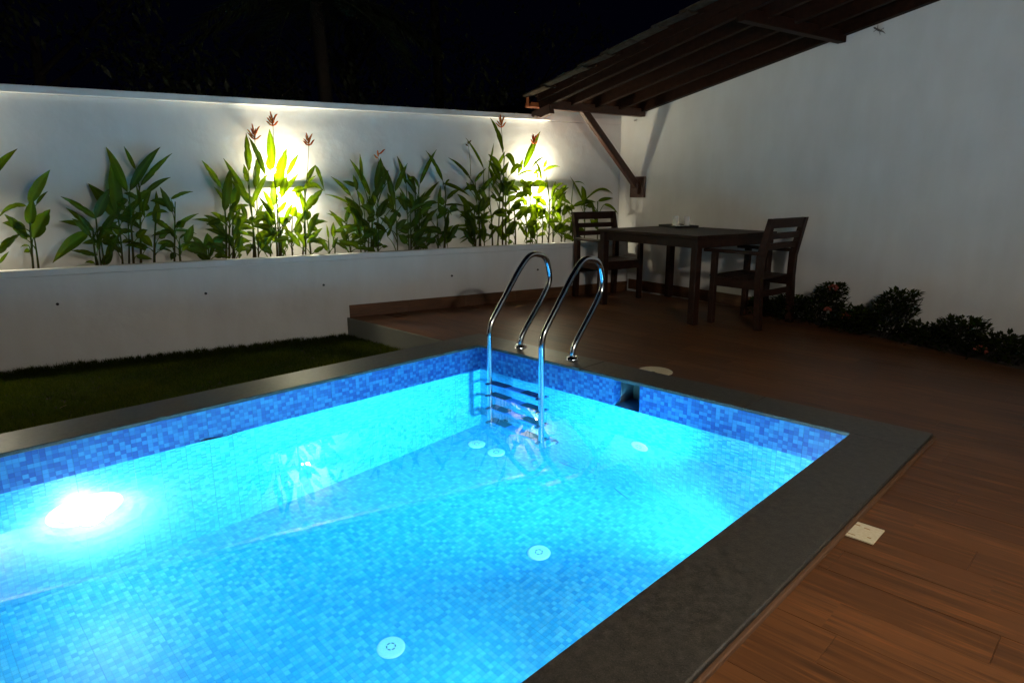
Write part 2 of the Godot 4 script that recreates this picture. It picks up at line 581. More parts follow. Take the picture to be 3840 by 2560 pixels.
func pool() -> void:
	var top := -0.022
	var rows := [top, WATER - 0.004]
	while rows[-1] > FLOOR + 0.05:
		rows.append(maxf(FLOOR, rows[-1] - 0.21))
	# the long left wall
	var w := tag(obj("pool_wall", box(Vector3(0.2, 1.5, POOL_Z + 0.4), Vector3(-0.104, -0.772, POOL_Z / 2)), M.grout), "long left pool wall in printed blue mosaic tiles below dark coping", "pool wall", "", "structure") as Node3D
	for i in rows.size() - 1:
		var z := 0.0
		while z < 4.0:
			wall_tile(w, z, z + 0.126, rows[i + 1], rows[i], true)
			z += 0.126
	# the far wall with the skimmer mouth
	var st := new_st()
	var n0 := 1.243
	var n1 := 1.44
	var nb := WATER - 0.004
	cbox(st, at((n0 - 0.204) / 2 - 0.0, -0.772, -0.104), Vector3(n0 + 0.204, 1.5, 0.2))
	cbox(st, at((n1 + POOL_X + 0.2) / 2, -0.772, -0.104), Vector3(POOL_X + 0.2 - n1, 1.5, 0.2))
	cbox(st, at((n0 + n1) / 2, (nb - 1.522) / 2, -0.104), Vector3(n1 - n0, 1.522 + nb, 0.2))
	w = tag(obj("pool_wall", st, M.grout), "far pool wall behind the ladder with the skimmer opening in its mosaic band", "pool wall", "", "structure")
	for i in rows.size() - 1:
		var x := -0.102
		while x < POOL_X - 0.01:
			var a := maxf(x, 0.0)
			var b := minf(x + 0.126, POOL_X)
			if i == 0:
				if b > n0 and a < n1:
					if a < n0: wall_tile(w, a, n0, rows[i + 1], rows[i], false)
					if b > n1: wall_tile(w, n1, b, rows[i + 1], rows[i], false)
					x += 0.126
					continue
			wall_tile(w, a, b, rows[i + 1], rows[i], false)
			x += 0.126
	var sk := thing("pool_skimmer", "square skimmer mouth cut into the blue tile band of the far pool wall", "skimmer", Vector3((n0 + n1) / 2, 0, -0.004))
	var hw := (n1 - n0) / 2
	obj("side_reveal", box(Vector3(0.004, 0.165, 0.07), Vector3(-hw + 0.002, -0.107, -0.035), 0.0005), M.tile_band_shaded, sk)
	obj("side_reveal", box(Vector3(0.004, 0.165, 0.07), Vector3(hw - 0.002, -0.107, -0.035), 0.0005), M.tile_band_shaded, sk)
	st = new_st()
	for s in [-1.0, 1.0]:
		cbox(st, at(s * (hw - 0.005), -0.107, -0.145), Vector3(0.008, 0.165, 0.15), 0.001)
	cbox(st, at(0, -0.107, -0.222), Vector3(hw * 2, 0.165, 0.006), 0.001)
	cbox(st, at(0, -0.024, -0.11), Vector3(hw * 2, 0.006, 0.22), 0.001)
	obj("plastic_housing", st, M.grey_plastic, sk)
	# the wall under the near coping and the far end, out of sight of the photo
	st = new_st()
	cbox(st, at(POOL_X + 0.1, -0.772, POOL_Z / 2), Vector3(0.2, 1.5, POOL_Z + 0.4))
	tag(obj("pool_wall", st, M.tile), "pool wall under the near coping, mosaic side facing the water", "pool wall", "", "structure")
	tag(obj("pool_wall", box(Vector3(POOL_X, 1.5, 0.2), Vector3(POOL_X / 2, -0.772, POOL_Z + 0.1)), M.tile), "short pool wall at the end behind the camera", "pool wall", "", "structure")
	# the floor
	var f := tag(obj("pool_floor", box(Vector3(POOL_X + 0.4, 0.2, POOL_Z + 0.4), Vector3(POOL_X / 2, FLOOR - 0.104, POOL_Z / 2)), M.grout), "pale blue mosaic floor of the pool", "pool floor", "", "structure") as Node3D
	var tile := done(box(Vector3(0.2516, 0.004, 0.2516), Vector3.ZERO, 0.0003))
	for i in 11:
		for k in 16:
			var x0 := i * 0.252
			if x0 > POOL_X - 0.02: continue
			put("tile", tile, M.tile, f).position = Vector3(x0 + 0.126, FLOOR - 0.002, k * 0.252 + 0.126)
	# the water
	st = new_st()
	var q := 12
	for i in q:
		for k in q:
			var x0 := POOL_X * i / q
			var x1 := POOL_X * (i + 1) / q
			var z0 := POOL_Z * k / q
			var z1 := POOL_Z * (k + 1) / q
			face(st, [Vector3(x0, WATER, z0), Vector3(x1, WATER, z0), Vector3(x1, WATER, z1), Vector3(x0, WATER, z1)], Vector3.UP)
	var silt := FogVolume.new()
	silt.name = "water_murk"
	silt.shape = RenderingServer.FOG_VOLUME_SHAPE_BOX
	silt.size = Vector3(POOL_X - 0.012, WATER - FLOOR - 0.02, POOL_Z - 0.012)
	silt.position = Vector3(POOL_X / 2, (WATER + FLOOR) / 2, POOL_Z / 2)
	var fm := FogMaterial.new()
	fm.density = 0.07
	fm.albedo = Color(0.45, 0.92, 1.0)
	silt.material = fm
	add_child(silt)
	tag(silt, "faint milky haze in the lit pool water", "water", "", "stuff")
	for mk in [[0.15, 0.8], [0.2, 0.5], [0.26, 0.3], [0.33, 0.17], [0.41, 0.1], [0.5, 0.06], [0.6, 0.035]]:  # nested haze shapes added round the left lamp to imitate its bloom
		var veil := FogVolume.new()
		veil.name = numbered("lamp_bloom")
		veil.shape = RenderingServer.FOG_VOLUME_SHAPE_ELLIPSOID
		veil.size = Vector3(mk[0], mk[0] * 0.8, mk[0] * 1.3) * 2.0
		veil.position = Vector3(0.06, -0.66, 2.63)
		var vm := FogMaterial.new()
		vm.density = mk[1]
		vm.albedo = Color(0.9, 0.97, 1.0)
		veil.material = vm
		add_child(veil)
		tag(veil, "added haze imitating the bloom of the glaring pool light", "water", "", "stuff")
	tag(obj("pool_water", st, M.water), "still clear pool water glowing cyan from the lights below", "water", "", "structure")

func coping() -> void:
	# granite slabs, overhanging the tiles by a hair
	var c := thing("pool_coping", "dark grey granite coping round the pool edge", "coping", Vector3.ZERO, 0.0, "", "structure")
	var g := 0.0015
	var y0 := -0.0205
	for k in 1:
		var z0 := 0.0 + k * 2.4
		obj("slab", slab_st([[-0.3034, z0 + g], [0.006, z0 + g], [0.006, POOL_Z], [-0.3034, POOL_Z]], y0), M.granite, c)
		obj("slab", slab_st([[POOL_X - 0.006, z0 + g], [2.9162, z0 + g], [2.9162, POOL_Z], [POOL_X - 0.006, POOL_Z]], y0), M.granite, c)
	var xs := [-0.3034, 0.98, 2.1, 2.9162]
	for k in 3:
		obj("slab", slab_st([[xs[k] + g, -0.2614], [xs[k + 1], -0.2614], [xs[k + 1], 0.0], [xs[k] + g, 0.0]], y0, 0.006), M.granite, c)
	obj("slab", slab_st([[-0.3034, POOL_Z + g], [2.9162, POOL_Z + g], [2.9162, POOL_Z + 0.3], [-0.3034, POOL_Z + 0.3]], y0), M.granite, c)
	var st := new_st()
	for b in [[-0.296, -0.21, 0.0, POOL_Z + 0.2], [2.85, 2.909, 0.0, POOL_Z + 0.2], [-0.296, 2.909, -0.2545, -0.21]]:
		cbox(st, at((b[0] + b[1]) / 2, -0.14, (b[2] + b[3]) / 2), Vector3(b[1] - b[0], 0.236, b[3] - b[2]), 0.002)
	obj("bed_mortar", st, M.shell, c)
	obj("joint_filler", box(Vector3(0.016, 0.02, 3.9), Vector3(2.9245, -0.022, 1.69), 0.007), M.filler, c)
	obj("joint_filler", box(Vector3(3.24, 0.02, 0.012), Vector3(1.306, -0.024, -0.268), 0.005), M.filler, c)

func slab_st(p: Array, y0: float, over := 0.0) -> SurfaceTool:
	# a stone with softly broken upper edges
	var st := new_st()
	var size := Vector3(p[1][0] - p[0][0], -y0, p[2][1] - p[0][1] + over)
	cbox(st, at((p[0][0] + p[1][0]) / 2, y0 / 2, (p[0][1] + p[2][1] + over) / 2), size, 0.004)
	return st

func deck_outline() -> PackedVector2Array:
	return PackedVector2Array([Vector2(-1.842, 0.02), flat(planter(3.33, 0, -0.008)), flat(beside_wall(1.98, 0, 0.008)), Vector2(0.95, -2.92), Vector2(3.03, -2.067), Vector2(5.4, -1.095), Vector2(5.4, 3.6), Vector2(2.9175, 3.6), Vector2(2.9175, -0.2625), Vector2(-0.3045, -0.2625), Vector2(-0.3045, 0.02)])

func deck() -> void:
	var d := thing("deck", "wood-look plank tile deck running round the pool to the walls", "deck", Vector3.ZERO, 0.0, "", "structure")
	var outline := deck_outline()
	var st := new_st()
	slab(st, outline, -0.228, DECK - 0.006)
	obj("bedding", st, M.deck_grout, d)
	var row := 0
	var z := 0.02 - 0.15 * 24
	while z < 3.6:
		var x := -2.4 + 1.2 * fmod(row * 0.37, 1.0)
		while x < 5.4:
			var g := 0.0006
			var rect := PackedVector2Array([Vector2(x + g, z + g), Vector2(x + 1.2 - g, z + g), Vector2(x + 1.2 - g, z + 0.15 - g), Vector2(x + g, z + 0.15 - g)])
			for piece in Geometry2D.intersect_polygons(rect, outline):
				plank(d, piece, x, z)
			x += 1.2
		z += 0.15
		row += 1
	# further deck behind the camera and by the house
	st = new_st()
	slab(st, PackedVector2Array([Vector2(5.403, -1.0), Vector2(6.2, -0.7), Vector2(6.2, 7.0), Vector2(-0.3, 7.0), Vector2(-0.3, POOL_Z + 0.302), Vector2(2.9175, POOL_Z + 0.302), Vector2(2.9175, 3.602), Vector2(5.403, 3.602)]), -0.228, DECK)
	tag(obj("deck", st, M.deck_grout), "rest of the deck behind the camera by the house", "deck", "", "structure")
	# pale side of the step where the deck ends at the lawn
	tag(obj("deck_step", box(Vector3(1.535, 0.2, 0.012), Vector3(-1.075, -0.132, 0.027)), M.shell), "grey low riser where the deck ends at the lawn", "step", "", "structure")

func plank(parent: Node3D, poly: PackedVector2Array, x0: float, z0: float) -> void:
	var st := new_st()
	var u := R.randf()
	var v := R.randf()
	var idx := Geometry2D.triangulate_polygon(poly)
	if idx.is_empty(): return
	var dy := R.randf_range(-0.0004, 0.0004)
	st.set_smooth_group(-1)
	for i in range(0, idx.size(), 3):
		var t := [poly[idx[i]], poly[idx[i + 1]], poly[idx[i + 2]]]
		if (t[1] - t[0]).cross(t[2] - t[0]) < 0.0: t.reverse()
		for p in t:
			st.set_uv(Vector2(u + (p.x - x0) / 1.3, v + (p.y - z0) / 0.42))
			st.add_vertex(Vector3(p.x, DECK + dy, p.y))
	var turn := 1.0 if not Geometry2D.is_polygon_clockwise(poly) else -1.0
	for i in poly.size():
		var a := poly[i]
		var b := poly[(i + 1) % poly.size()]
		st.set_uv(Vector2(u, v))
		face(st, [Vector3(a.x, DECK - 0.008, a.y), Vector3(b.x, DECK - 0.008, b.y), Vector3(b.x, DECK + dy, b.y), Vector3(a.x, DECK + dy, a.y)], Vector3(b.y - a.y, 0, a.x - b.x) * turn)
	obj("plank", st, M.planks[R.randi() % 4], parent)

func garden_walls() -> void:
	# planter: low white front wall, soil, weep holes
	var t := thing("planter_wall", "low white planter wall under the row of heliconias", "planter", PLANTER_AT, PLANTER_TURN)
	obj("front", box(Vector3(10.3, 0.748, 0.1), Vector3(-1.825, 0.14, -0.05)), M.plaster, t)
	obj("rim", box(Vector3(10.3, 0.052, 0.106), Vector3(-1.825, 0.5415, -0.05), 0.004), M.plaster, t)
	obj("soil", box(Vector3(10.3, 0.7, 0.268), Vector3(-1.825, 0.14, -0.235)), M.soil, t)
	var x := 0.004
	for k in 6:
		var l := minf(0.6, 3.32 - x)
		obj("skirting_tile", box(Vector3(l - 0.002, 0.12, 0.009), Vector3(x + l / 2, 0.023, 0.0047), 0.0015), M.skirt, t)
		x += 0.6
	for s in [-3.3, -2.27, -1.215, -0.219, 1.072, 2.091]:
		var st := new_st()
		var xf := Transform3D(Basis(Vector3(1, 0, 0), Vector3(0, 0, 1), Vector3(0, -1, 0)), Vector3(s, 0.292, 0.0))
		lathe(st, [Vector2(0.0, 0.0005), Vector2(0.0075, 0.0005), Vector2(0.0085, 0.004), Vector2(0.0105, 0.004), Vector2(0.0115, -0.001)], 14, xf)
		obj("weep_pipe", st, M.pipe_hole, t)
	# garden wall behind it
	t = thing("garden_wall", "tall white garden wall with projecting ledge behind the heliconias", "wall", planter(0, 0, 0.37), PLANTER_TURN)
	obj("wall_body", box(Vector3(11.5, 2.12, 0.2), Vector3(-2.3, 0.825, -0.1)), M.plaster, t)
	obj("ledge", box(Vector3(9.45, 0.056, 0.31), Vector3(-2.283, 1.9135, -0.1), 0.004), M.plaster, t)
	obj("raised_end", box(Vector3(1.02, 0.148, 0.2), Vector3(2.95, 1.96, -0.1)), M.plaster, t)
	# white side wall, its top following the roof
	t = thing("side_wall", "tall white side wall rising under the sloping canopy roof", "wall", WALL_AT, WALL_TURN)
	var st := new_st()
	prism(st, PackedVector2Array([Vector2(-0.36, -0.24), Vector2(7.2, -0.24), Vector2(7.2, 2.07 + SLOPE * 7.2), Vector2(-0.36, 2.07 - SLOPE * 0.36)]), -0.2, 0.0)
	obj("wall_body", st, M.plaster, t)
	x = 0.03
	for k in 4:
		var l := minf(0.6, 1.98 - x)
		obj("skirting_tile", box(Vector3(l - 0.002, 0.12, 0.009), Vector3(x + l / 2, 0.023, 0.0047), 0.0015), M.skirt, t)
		x += 0.6
	# the planting strip between deck and side wall
	st = new_st()
	slab(st, PackedVector2Array([flat(beside_wall(1.985, 0, 0.002)), flat(beside_wall(7.0, 0, 0.002)), Vector2(5.4, -1.098), Vector2(3.03, -2.07), Vector2(0.955, -2.922)]), -0.228, -0.04)
	tag(obj("planting_bed", st, M.soil), "dark soil strip under the bushes along the side wall", "flower bed", "", "structure")

func house() -> void:
	var t := thing("house", "white house front behind the deck with added walls that cast shade", "house", Vector3(4.63, 0, 2.0))
	obj("wall", box(Vector3(0.25, 3.3, 9.0), Vector3(0.025, 1.41, 1.0)), M.plaster, t)
	obj("door", box(Vector3(0.05, 2.1, 0.95), Vector3(-0.126, 1.02, 1.2)), M.dark_wood, t)
	obj("side_wall", box(Vector3(0.5, 3.2, 0.16), Vector3(-0.35, 1.36, -1.58)), M.plaster, t)  # unseen, placed to block the lantern from the end of the garden wall
	obj("added_parapet", box(Vector3(0.25, 1.2, 0.16), Vector3(-0.727, 0.36, -1.58)), M.plaster, t)  # unseen low block, added to shade the deck near the shrubs

func lawn() -> void:
	var poly := PackedVector2Array([flat(planter(-0.03, 0, -0.01)), flat(planter(-5.4, 0, -0.01)), Vector2(-0.31, 5.2), Vector2(-0.31, 0.045)])
	var st := new_st()
	slab(st, poly, -0.233, -0.215)
	tag(obj("lawn_soil", st, M.soil), "earth under the narrow lawn", "ground", "", "structure")
	st = new_st()
	var r := RandomNumberGenerator.new()
	r.seed = 5
	for k in 7:
		var a := r.randf() * TAU
		var o := Vector3(r.randf_range(-0.012, 0.012), 0, r.randf_range(-0.012, 0.012))
		var side := Vector3(cos(a), 0, sin(a)) * 0.0022
		var lean := Vector3(sin(a + r.randf_range(-1, 1)), 0, cos(a)) * r.randf_range(0.008, 0.028)
		var h := r.randf_range(0.022, 0.042)
		var c := Color(0.03, 0.055, 0.01).lerp(Color(0.075, 0.09, 0.02), r.randf())
		st.set_color(c)
		face(st, [o - side, o + side, o + lean * 0.4 + Vector3.UP * h * 0.65 + side * 0.7, o + lean * 0.4 + Vector3.UP * h * 0.65 - side * 0.7], Vector3(sin(a), 0.2, cos(a)))
		face(st, [o + lean * 0.4 + Vector3.UP * h * 0.65 - side * 0.7, o + lean * 0.4 + Vector3.UP * h * 0.65 + side * 0.7, o + lean + Vector3.UP * h], Vector3(sin(a), 0.2, cos(a)))
	var tuft := done(st)
	var spots := []
	while spots.size() < 26000:
		var p := Vector2(r.randf_range(-3.4, -0.3), r.randf_range(0.03, 4.4))
		if Geometry2D.is_point_in_polygon(p, poly): spots.append(p)
	var mm := MultiMesh.new()
	mm.transform_format = MultiMesh.TRANSFORM_3D
	mm.use_colors = true
	mm.mesh = tuft
	mm.instance_count = spots.size()
	var clump := FastNoiseLite.new()
	clump.frequency = 1.6
	for i in spots.size():
		var p: Vector2 = spots[i]
		var k := clump.get_noise_2d(p.x, p.y)
		var near := planter(0, 0, 0) 
		var off := (Vector3(p.x, 0, p.y) - near).dot(Basis(Vector3.UP, PLANTER_TURN).z)
		var tall := r.randf_range(0.7, 1.15) * (1.0 + 0.4 * k) + (0.5 * r.randf() if off < 0.06 else 0.0)
		var b := Basis(Vector3.UP, r.randf() * TAU).scaled(Vector3(1.1, tall, 1.1))
		mm.set_instance_transform(i, Transform3D(b, Vector3(p.x, -0.216, p.y)))
		var tone := 0.75 + 0.5 * r.randf() + 0.3 * k
		mm.set_instance_color(i, Color(tone * (1.0 + 0.25 * k), tone, tone * 0.9))
	var g := MultiMeshInstance3D.new()
	g.name = "grass"
	g.multimesh = mm
	g.material_override = M.leaf
	add_child(g)
	tag(g, "narrow strip of short dark grass between planter wall and coping", "grass", "", "stuff")

# ---------------------------------------------------------------- plants
func leaf_mesh(a: Vector3, b: Vector3, w: float, arch: float, from: Vector3, r: RandomNumberGenerator) -> ArrayMesh:
	var st := new_st()
	var ax := b - a
	var len := ax.length()
	var mid := (a + b) / 2.0 + Vector3.UP * arch * len + Vector3(0, 0, r.randf_range(-0.04, 0.06) * len)
	var tone := r.randf()
	var green := Color(0.045, 0.078, 0.006).lerp(Color(0.095, 0.15, 0.01), tone)
	var rib := green.lerp(Color(0.2, 0.3, 0.06), 0.22)
	# petiole
	st.set_color(rib)
	if from.distance_to(a) > 0.01:
		var knee := Vector3(lerpf(from.x, a.x, 0.35), lerpf(from.y, a.y, 0.7), lerpf(from.z, a.z, 0.35))
		var run := []
		for i in 6:
			var t := i / 5.0
			run.append(from.lerp(knee, t).lerp(knee.lerp(a, t), t))
		tube(st, run, [0.0055, 0.005, 0.0045, 0.004, 0.0035, 0.003], 6, false)
	var face_dir := Vector3(0, 0, 1).rotated(ax.normalized(), r.randf_range(-0.55, 0.55))
	var fold := r.randf_range(0.12, 0.42)
	var n := 12
	var grid := []
	var cols := []
	var ph := r.randf() * TAU
	var torn := r.randf() < 0.35
	var scorched := r.randf() < 0.4
	var droop := r.randf_range(0.0, 0.16) * len
	for i in n + 1:
		var t := float(i) / n
		var p := a.lerp(mid, t).lerp(mid.lerp(b, t), t) + Vector3(0, droop * t * (1.0 - t), droop * 0.8 * t * (1.0 - t))
		var d := ((mid - a).lerp(b - mid, t)).normalized()
		var side := d.cross(face_dir).normalized()
		var up := side.cross(d)
		var hw := w * 0.5 * 2.45 * pow(t, 0.6) * pow(1.0 - t, 1.05) if i > 0 and i < n else 0.0015
		hw *= 1.0 + 0.025 * sin(t * 17.0 + ph)
		var row := []
		var rc := []
		for j in 7:
			var u := (j - 3) / 3.0
			var lift := up * (pow(absf(u), 1.3) * hw * fold + (0.05 * hw * sin(t * 13.0 + ph + u * 2.0) if absf(u) > 0.5 else 0.0))
			var cut := 0.8 if torn and absf(u) > 0.9 and (i * 7 + j * 3 + int(ph * 5.0)) % 5 == 0 else 1.0
			row.append(p + side * u * hw * cut + lift)
			var c := rib if j == 3 else green.darkened(0.06 * (i % 2))
			if scorched and (t > 0.92 or (t > 0.75 and absf(u) > 0.9)): c = Color(0.13, 0.08, 0.03)
			rc.append(c)
		grid.append(row)
		cols.append(rc)
	st.set_smooth_group(1)
	for i in n:
		for j in 6:
			for k in [[0, 0], [1, 0], [1, 1], [0, 0], [1, 1], [0, 1]]:
				st.set_color(cols[i + k[0]][j + k[1]])
				st.add_vertex(grid[i + k[0]][j + k[1]])
	return done(st)

func plant(label: String, stems: Array, leaves: Array, flowers: Array) -> void:
	var r := RandomNumberGenerator.new()
	r.seed = label.hash()
	var s0: float = stems[0][0]
	var d0: float = stems[0][3]
	var soil := 0.485
	var o := planter(s0, soil, d0)
	var t := thing("heliconia", label, "plant", o, PLANTER_TURN, "heliconias in the planter")
	var loc := func(s, y, d): return Vector3(s - s0, y - soil, d0 - d)
	for q in stems:
		var st := new_st()
		var a: Vector3 = loc.call(q[0], soil, q[3])
		var b: Vector3 = loc.call(q[1], q[2], q[3])
		var bow := Vector3(r.randf_range(-0.012, 0.012), 0, r.randf_range(-0.01, 0.02))
		var thick := r.randf_range(0.0065, 0.0115)
		var pts := []
		var low := Color(0.085, 0.06, 0.025)
		var high := Color(0.07, 0.13, 0.02)
		for i in 7:
			pts.append(a.lerp(b, i / 6.0) + bow * sin(PI * i / 6.0))
		for i in 6:
			st.set_color(low.lerp(high, clampf(i / 3.0 - 0.15, 0, 1)))
			tube(st, [pts[i], pts[i + 1]], [lerpf(thick, 0.0045, i / 6.0), lerpf(thick, 0.0045, (i + 1) / 6.0)], 8, false)
		obj("stem", st, M.leaf, t)
	for q in leaves:
		var a: Vector3 = loc.call(q[0], q[1], q[2])
		var b: Vector3 = loc.call(q[3], q[4], q[5])
		var best := 9.0
		var from := a
		for s in stems:
			var top: Vector3 = loc.call(s[1], s[2], s[3])
			var foot: Vector3 = loc.call(s[0], soil, s[3])
			var reach := absf(lerpf(foot.x, top.x, clampf((a.y - foot.y) / maxf(0.05, top.y - foot.y), 0, 1)) - a.x) + maxf(0.0, a.y - top.y) * 0.5
			if reach < best:
				best = reach
				var f := clampf((a.y - 0.06 - reach * 1.1 - foot.y) / maxf(0.05, top.y - foot.y), 0.0, 1.0)
				from = foot.lerp(top, f)
		put("leaf", leaf_mesh(a, b, q[6], q[7], from, r), M.leaf, t)
	# small lower leaves that fill a clump
	if stems.size() >= 2:
		for k in stems.size() * (6 if stems.size() >= 5 else (4 if stems.size() >= 3 else 1)):
			var s: Array = stems[r.randi() % stems.size()]
			var foot: Vector3 = loc.call(s[0], soil, s[3])
			var top: Vector3 = loc.call(s[1], s[2], s[3])
			var from := foot.lerp(top, r.randf_range(0.08, 0.85))
			var sgn := -1.0 if r.randf() < 0.5 else 1.0
			var a := from + Vector3(sgn * r.randf_range(0.01, 0.05), r.randf_range(0.03, 0.08), r.randf_range(-0.04, 0.06))
			var b := a + Vector3(sgn * r.randf_range(0.03, 0.17), r.randf_range(-0.07, 0.2), r.randf_range(-0.04, 0.08))
			put("leaf", leaf_mesh(a, b, r.randf_range(0.042, 0.085), r.randf_range(0.05, 0.28), from, r), M.leaf, t)
	for q in flowers:
		var a: Vector3 = loc.call(q[0], q[1], q[4])
		var b: Vector3 = loc.call(q[2], q[3], q[4])
		var st := new_st()
		st.set_color(Color(0.11, 0.13, 0.03))
		tube(st, [a, a.lerp(b, 0.5) + Vector3(0.004, 0, 0.004), b], [0.003, 0.0026, 0.0026], 6, false)
		obj("flower_stalk", st, M.leaf, t)
		var dry := label.contains("dry flower")
		st = new_st()
		var many := 3 if dry else (3 if label.contains("V-shaped") else 9)
		for k in many:
			var u := (k / float(many - 1) - 0.5) * 2.0
			var l := (0.03 if dry else r.randf_range(0.06, 0.1)) * (1.0 - 0.25 * absf(u))
			var dir := Vector3(u * r.randf_range(0.45, 0.75), 1.0 - 0.35 * absf(u), r.randf_range(-0.4, 0.5)).normalized()
			var c := Color(0.1, 0.06, 0.03) if dry else Color(0.64, 0.085, 0.004).lerp(Color(0.7, 0.17, 0.006), r.randf())
			st.set_color(c)
			var p0 := b + Vector3.UP * (0.018 * (k % 4))
			var tip := p0 + dir * l + Vector3(u * 0.02, 0, 0)
			tube(st, [p0, p0.lerp(tip, 0.3) + Vector3(u * 0.006, 0.0, 0), p0.lerp(tip, 0.7) + Vector3(u * 0.004, 0.006, 0), tip], [0.004, 0.0085, 0.0062, 0.001], 6, false)
		obj("flower", st, M.petal, t)

func plants() -> void:
	plant("heliconia at the far left edge of the planter, only one leaf and a tip showing",
		[[-2.69,-2.60,1.23,0.18], [-2.63,-2.62,0.65,0.17]],
		[[-2.61,1.23,0.22,-2.37,1.46,0.11,0.069,0.06], [-2.62,0.61,0.20,-2.54,0.70,0.16,0.029,0.06]],
		[])
	plant("small single heliconia shoot with broad dark leaves, second plant from the left end",
		[[-2.41,-2.36,1.07,0.15], [-2.38,-2.37,0.80,0.19]],
		[[-2.36,1.06,0.14,-2.19,1.31,0.12,0.091,0.06], [-2.38,0.90,0.15,-2.32,1.09,0.05,0.091,0.06], [-2.32,1.05,0.18,-2.24,1.15,0.24,0.033,0.06], [-2.38,1.04,0.15,-2.56,0.95,0.08,0.044,0.35],
			[-2.38,0.79,0.20,-2.25,1.01,0.29,0.128,0.06], [-2.40,0.80,0.20,-2.49,0.87,0.16,0.066,0.06], [-2.42,0.73,0.24,-2.46,0.73,0.13,0.020,0.20], [-2.42,0.70,0.23,-2.45,0.69,0.17,0.044,0.06]],
		[])
	plant("low heliconia clump with one wide leaf drooping to the planter rim",
		[[-1.95,-1.94,0.94,0.12], [-1.97,-1.97,0.86,0.12], [-1.93,-1.93,0.81,0.14]],
		[[-1.94,0.93,0.19,-2.15,1.11,0.11,0.062,0.06], [-1.94,0.94,0.17,-1.82,1.17,0.19,0.095,0.06], [-1.98,0.86,0.15,-2.19,0.92,0.15,0.055,0.10], [-2.01,0.83,0.12,-2.26,0.61,0.02,0.109,0.06],
			[-1.95,0.76,0.13,-2.06,0.74,0.16,0.051,0.06], [-1.93,0.81,0.15,-1.79,0.91,0.10,0.069,0.06], [-1.98,0.64,0.17,-2.14,0.69,0.15,0.051,0.06], [-1.94,0.56,0.14,-1.86,0.66,0.19,0.080,0.06],
			[-2.00,0.58,0.18,-2.06,0.59,0.11,0.029,0.20]],
		[])
	plant("tall dark heliconia clump with crossed upright leaves against the unlit wall",
		[[-1.81,-1.79,0.94,0.25], [-1.73,-1.69,1.14,0.24], [-1.68,-1.61,1.19,0.28], [-1.77,-1.72,1.00,0.26]],
		[[-1.70,1.14,0.22,-1.81,1.50,0.31,0.095,0.06], [-1.68,1.15,0.20,-1.42,1.50,0.17,0.084,0.06], [-1.62,1.32,0.27,-1.68,1.50,0.18,0.044,0.06], [-1.60,1.19,0.24,-1.34,1.45,0.13,0.058,0.06],
			[-1.79,0.96,0.26,-1.79,1.38,0.31,0.128,0.06], [-1.79,0.92,0.25,-1.97,1.21,0.32,0.128,0.06], [-1.58,1.12,0.22,-1.37,1.26,0.25,0.051,0.10], [-1.63,1.08,0.25,-1.73,1.13,0.26,0.051,0.25],
			[-1.68,1.00,0.24,-1.58,1.11,0.30,0.044,0.06], [-1.80,0.94,0.28,-1.64,0.83,0.27,0.080,0.25], [-1.60,0.93,0.26,-1.63,1.20,0.15,0.044,0.06], [-1.64,0.79,0.26,-1.57,0.68,0.28,0.095,0.06],
			[-1.80,0.82,0.29,-1.69,0.81,0.33,0.066,0.15], [-1.86,0.79,0.22,-1.80,0.72,0.18,0.073,0.06], [-1.87,0.72,0.26,-1.80,0.65,0.14,0.062,0.06], [-1.62,0.67,0.24,-1.69,0.70,0.15,0.058,0.06]],
		[])
	plant("thin sparse heliconia stalk with narrow arching leaves right of the tall dark clump",
		[[-1.43,-1.36,1.06,0.16], [-1.58,-1.51,0.98,0.16], [-1.37,-1.36,0.75,0.23]],
		[[-1.39,0.97,0.16,-1.46,1.18,0.10,0.069,0.06], [-1.39,1.08,0.19,-1.21,1.14,0.26,0.044,0.10], [-1.51,0.98,0.16,-1.42,0.97,0.14,0.040,0.20], [-1.50,0.99,0.20,-1.49,1.15,0.28,0.035,0.06],
			[-1.51,0.98,0.23,-1.60,0.93,0.30,0.036,0.06], [-1.39,0.84,0.18,-1.19,0.96,0.15,0.044,0.10], [-1.39,0.82,0.19,-1.22,0.78,0.26,0.031,0.15], [-1.40,0.81,0.25,-1.57,0.78,0.16,0.055,0.15],
			[-1.43,0.72,0.17,-1.49,0.74,0.10,0.020,0.20], [-1.43,0.64,0.17,-1.54,0.66,0.16,0.022,0.35], [-1.36,0.75,0.21,-1.30,0.80,0.15,0.023,0.06], [-1.36,0.68,0.15,-1.31,0.71,0.12,0.031,0.20]],
		[])
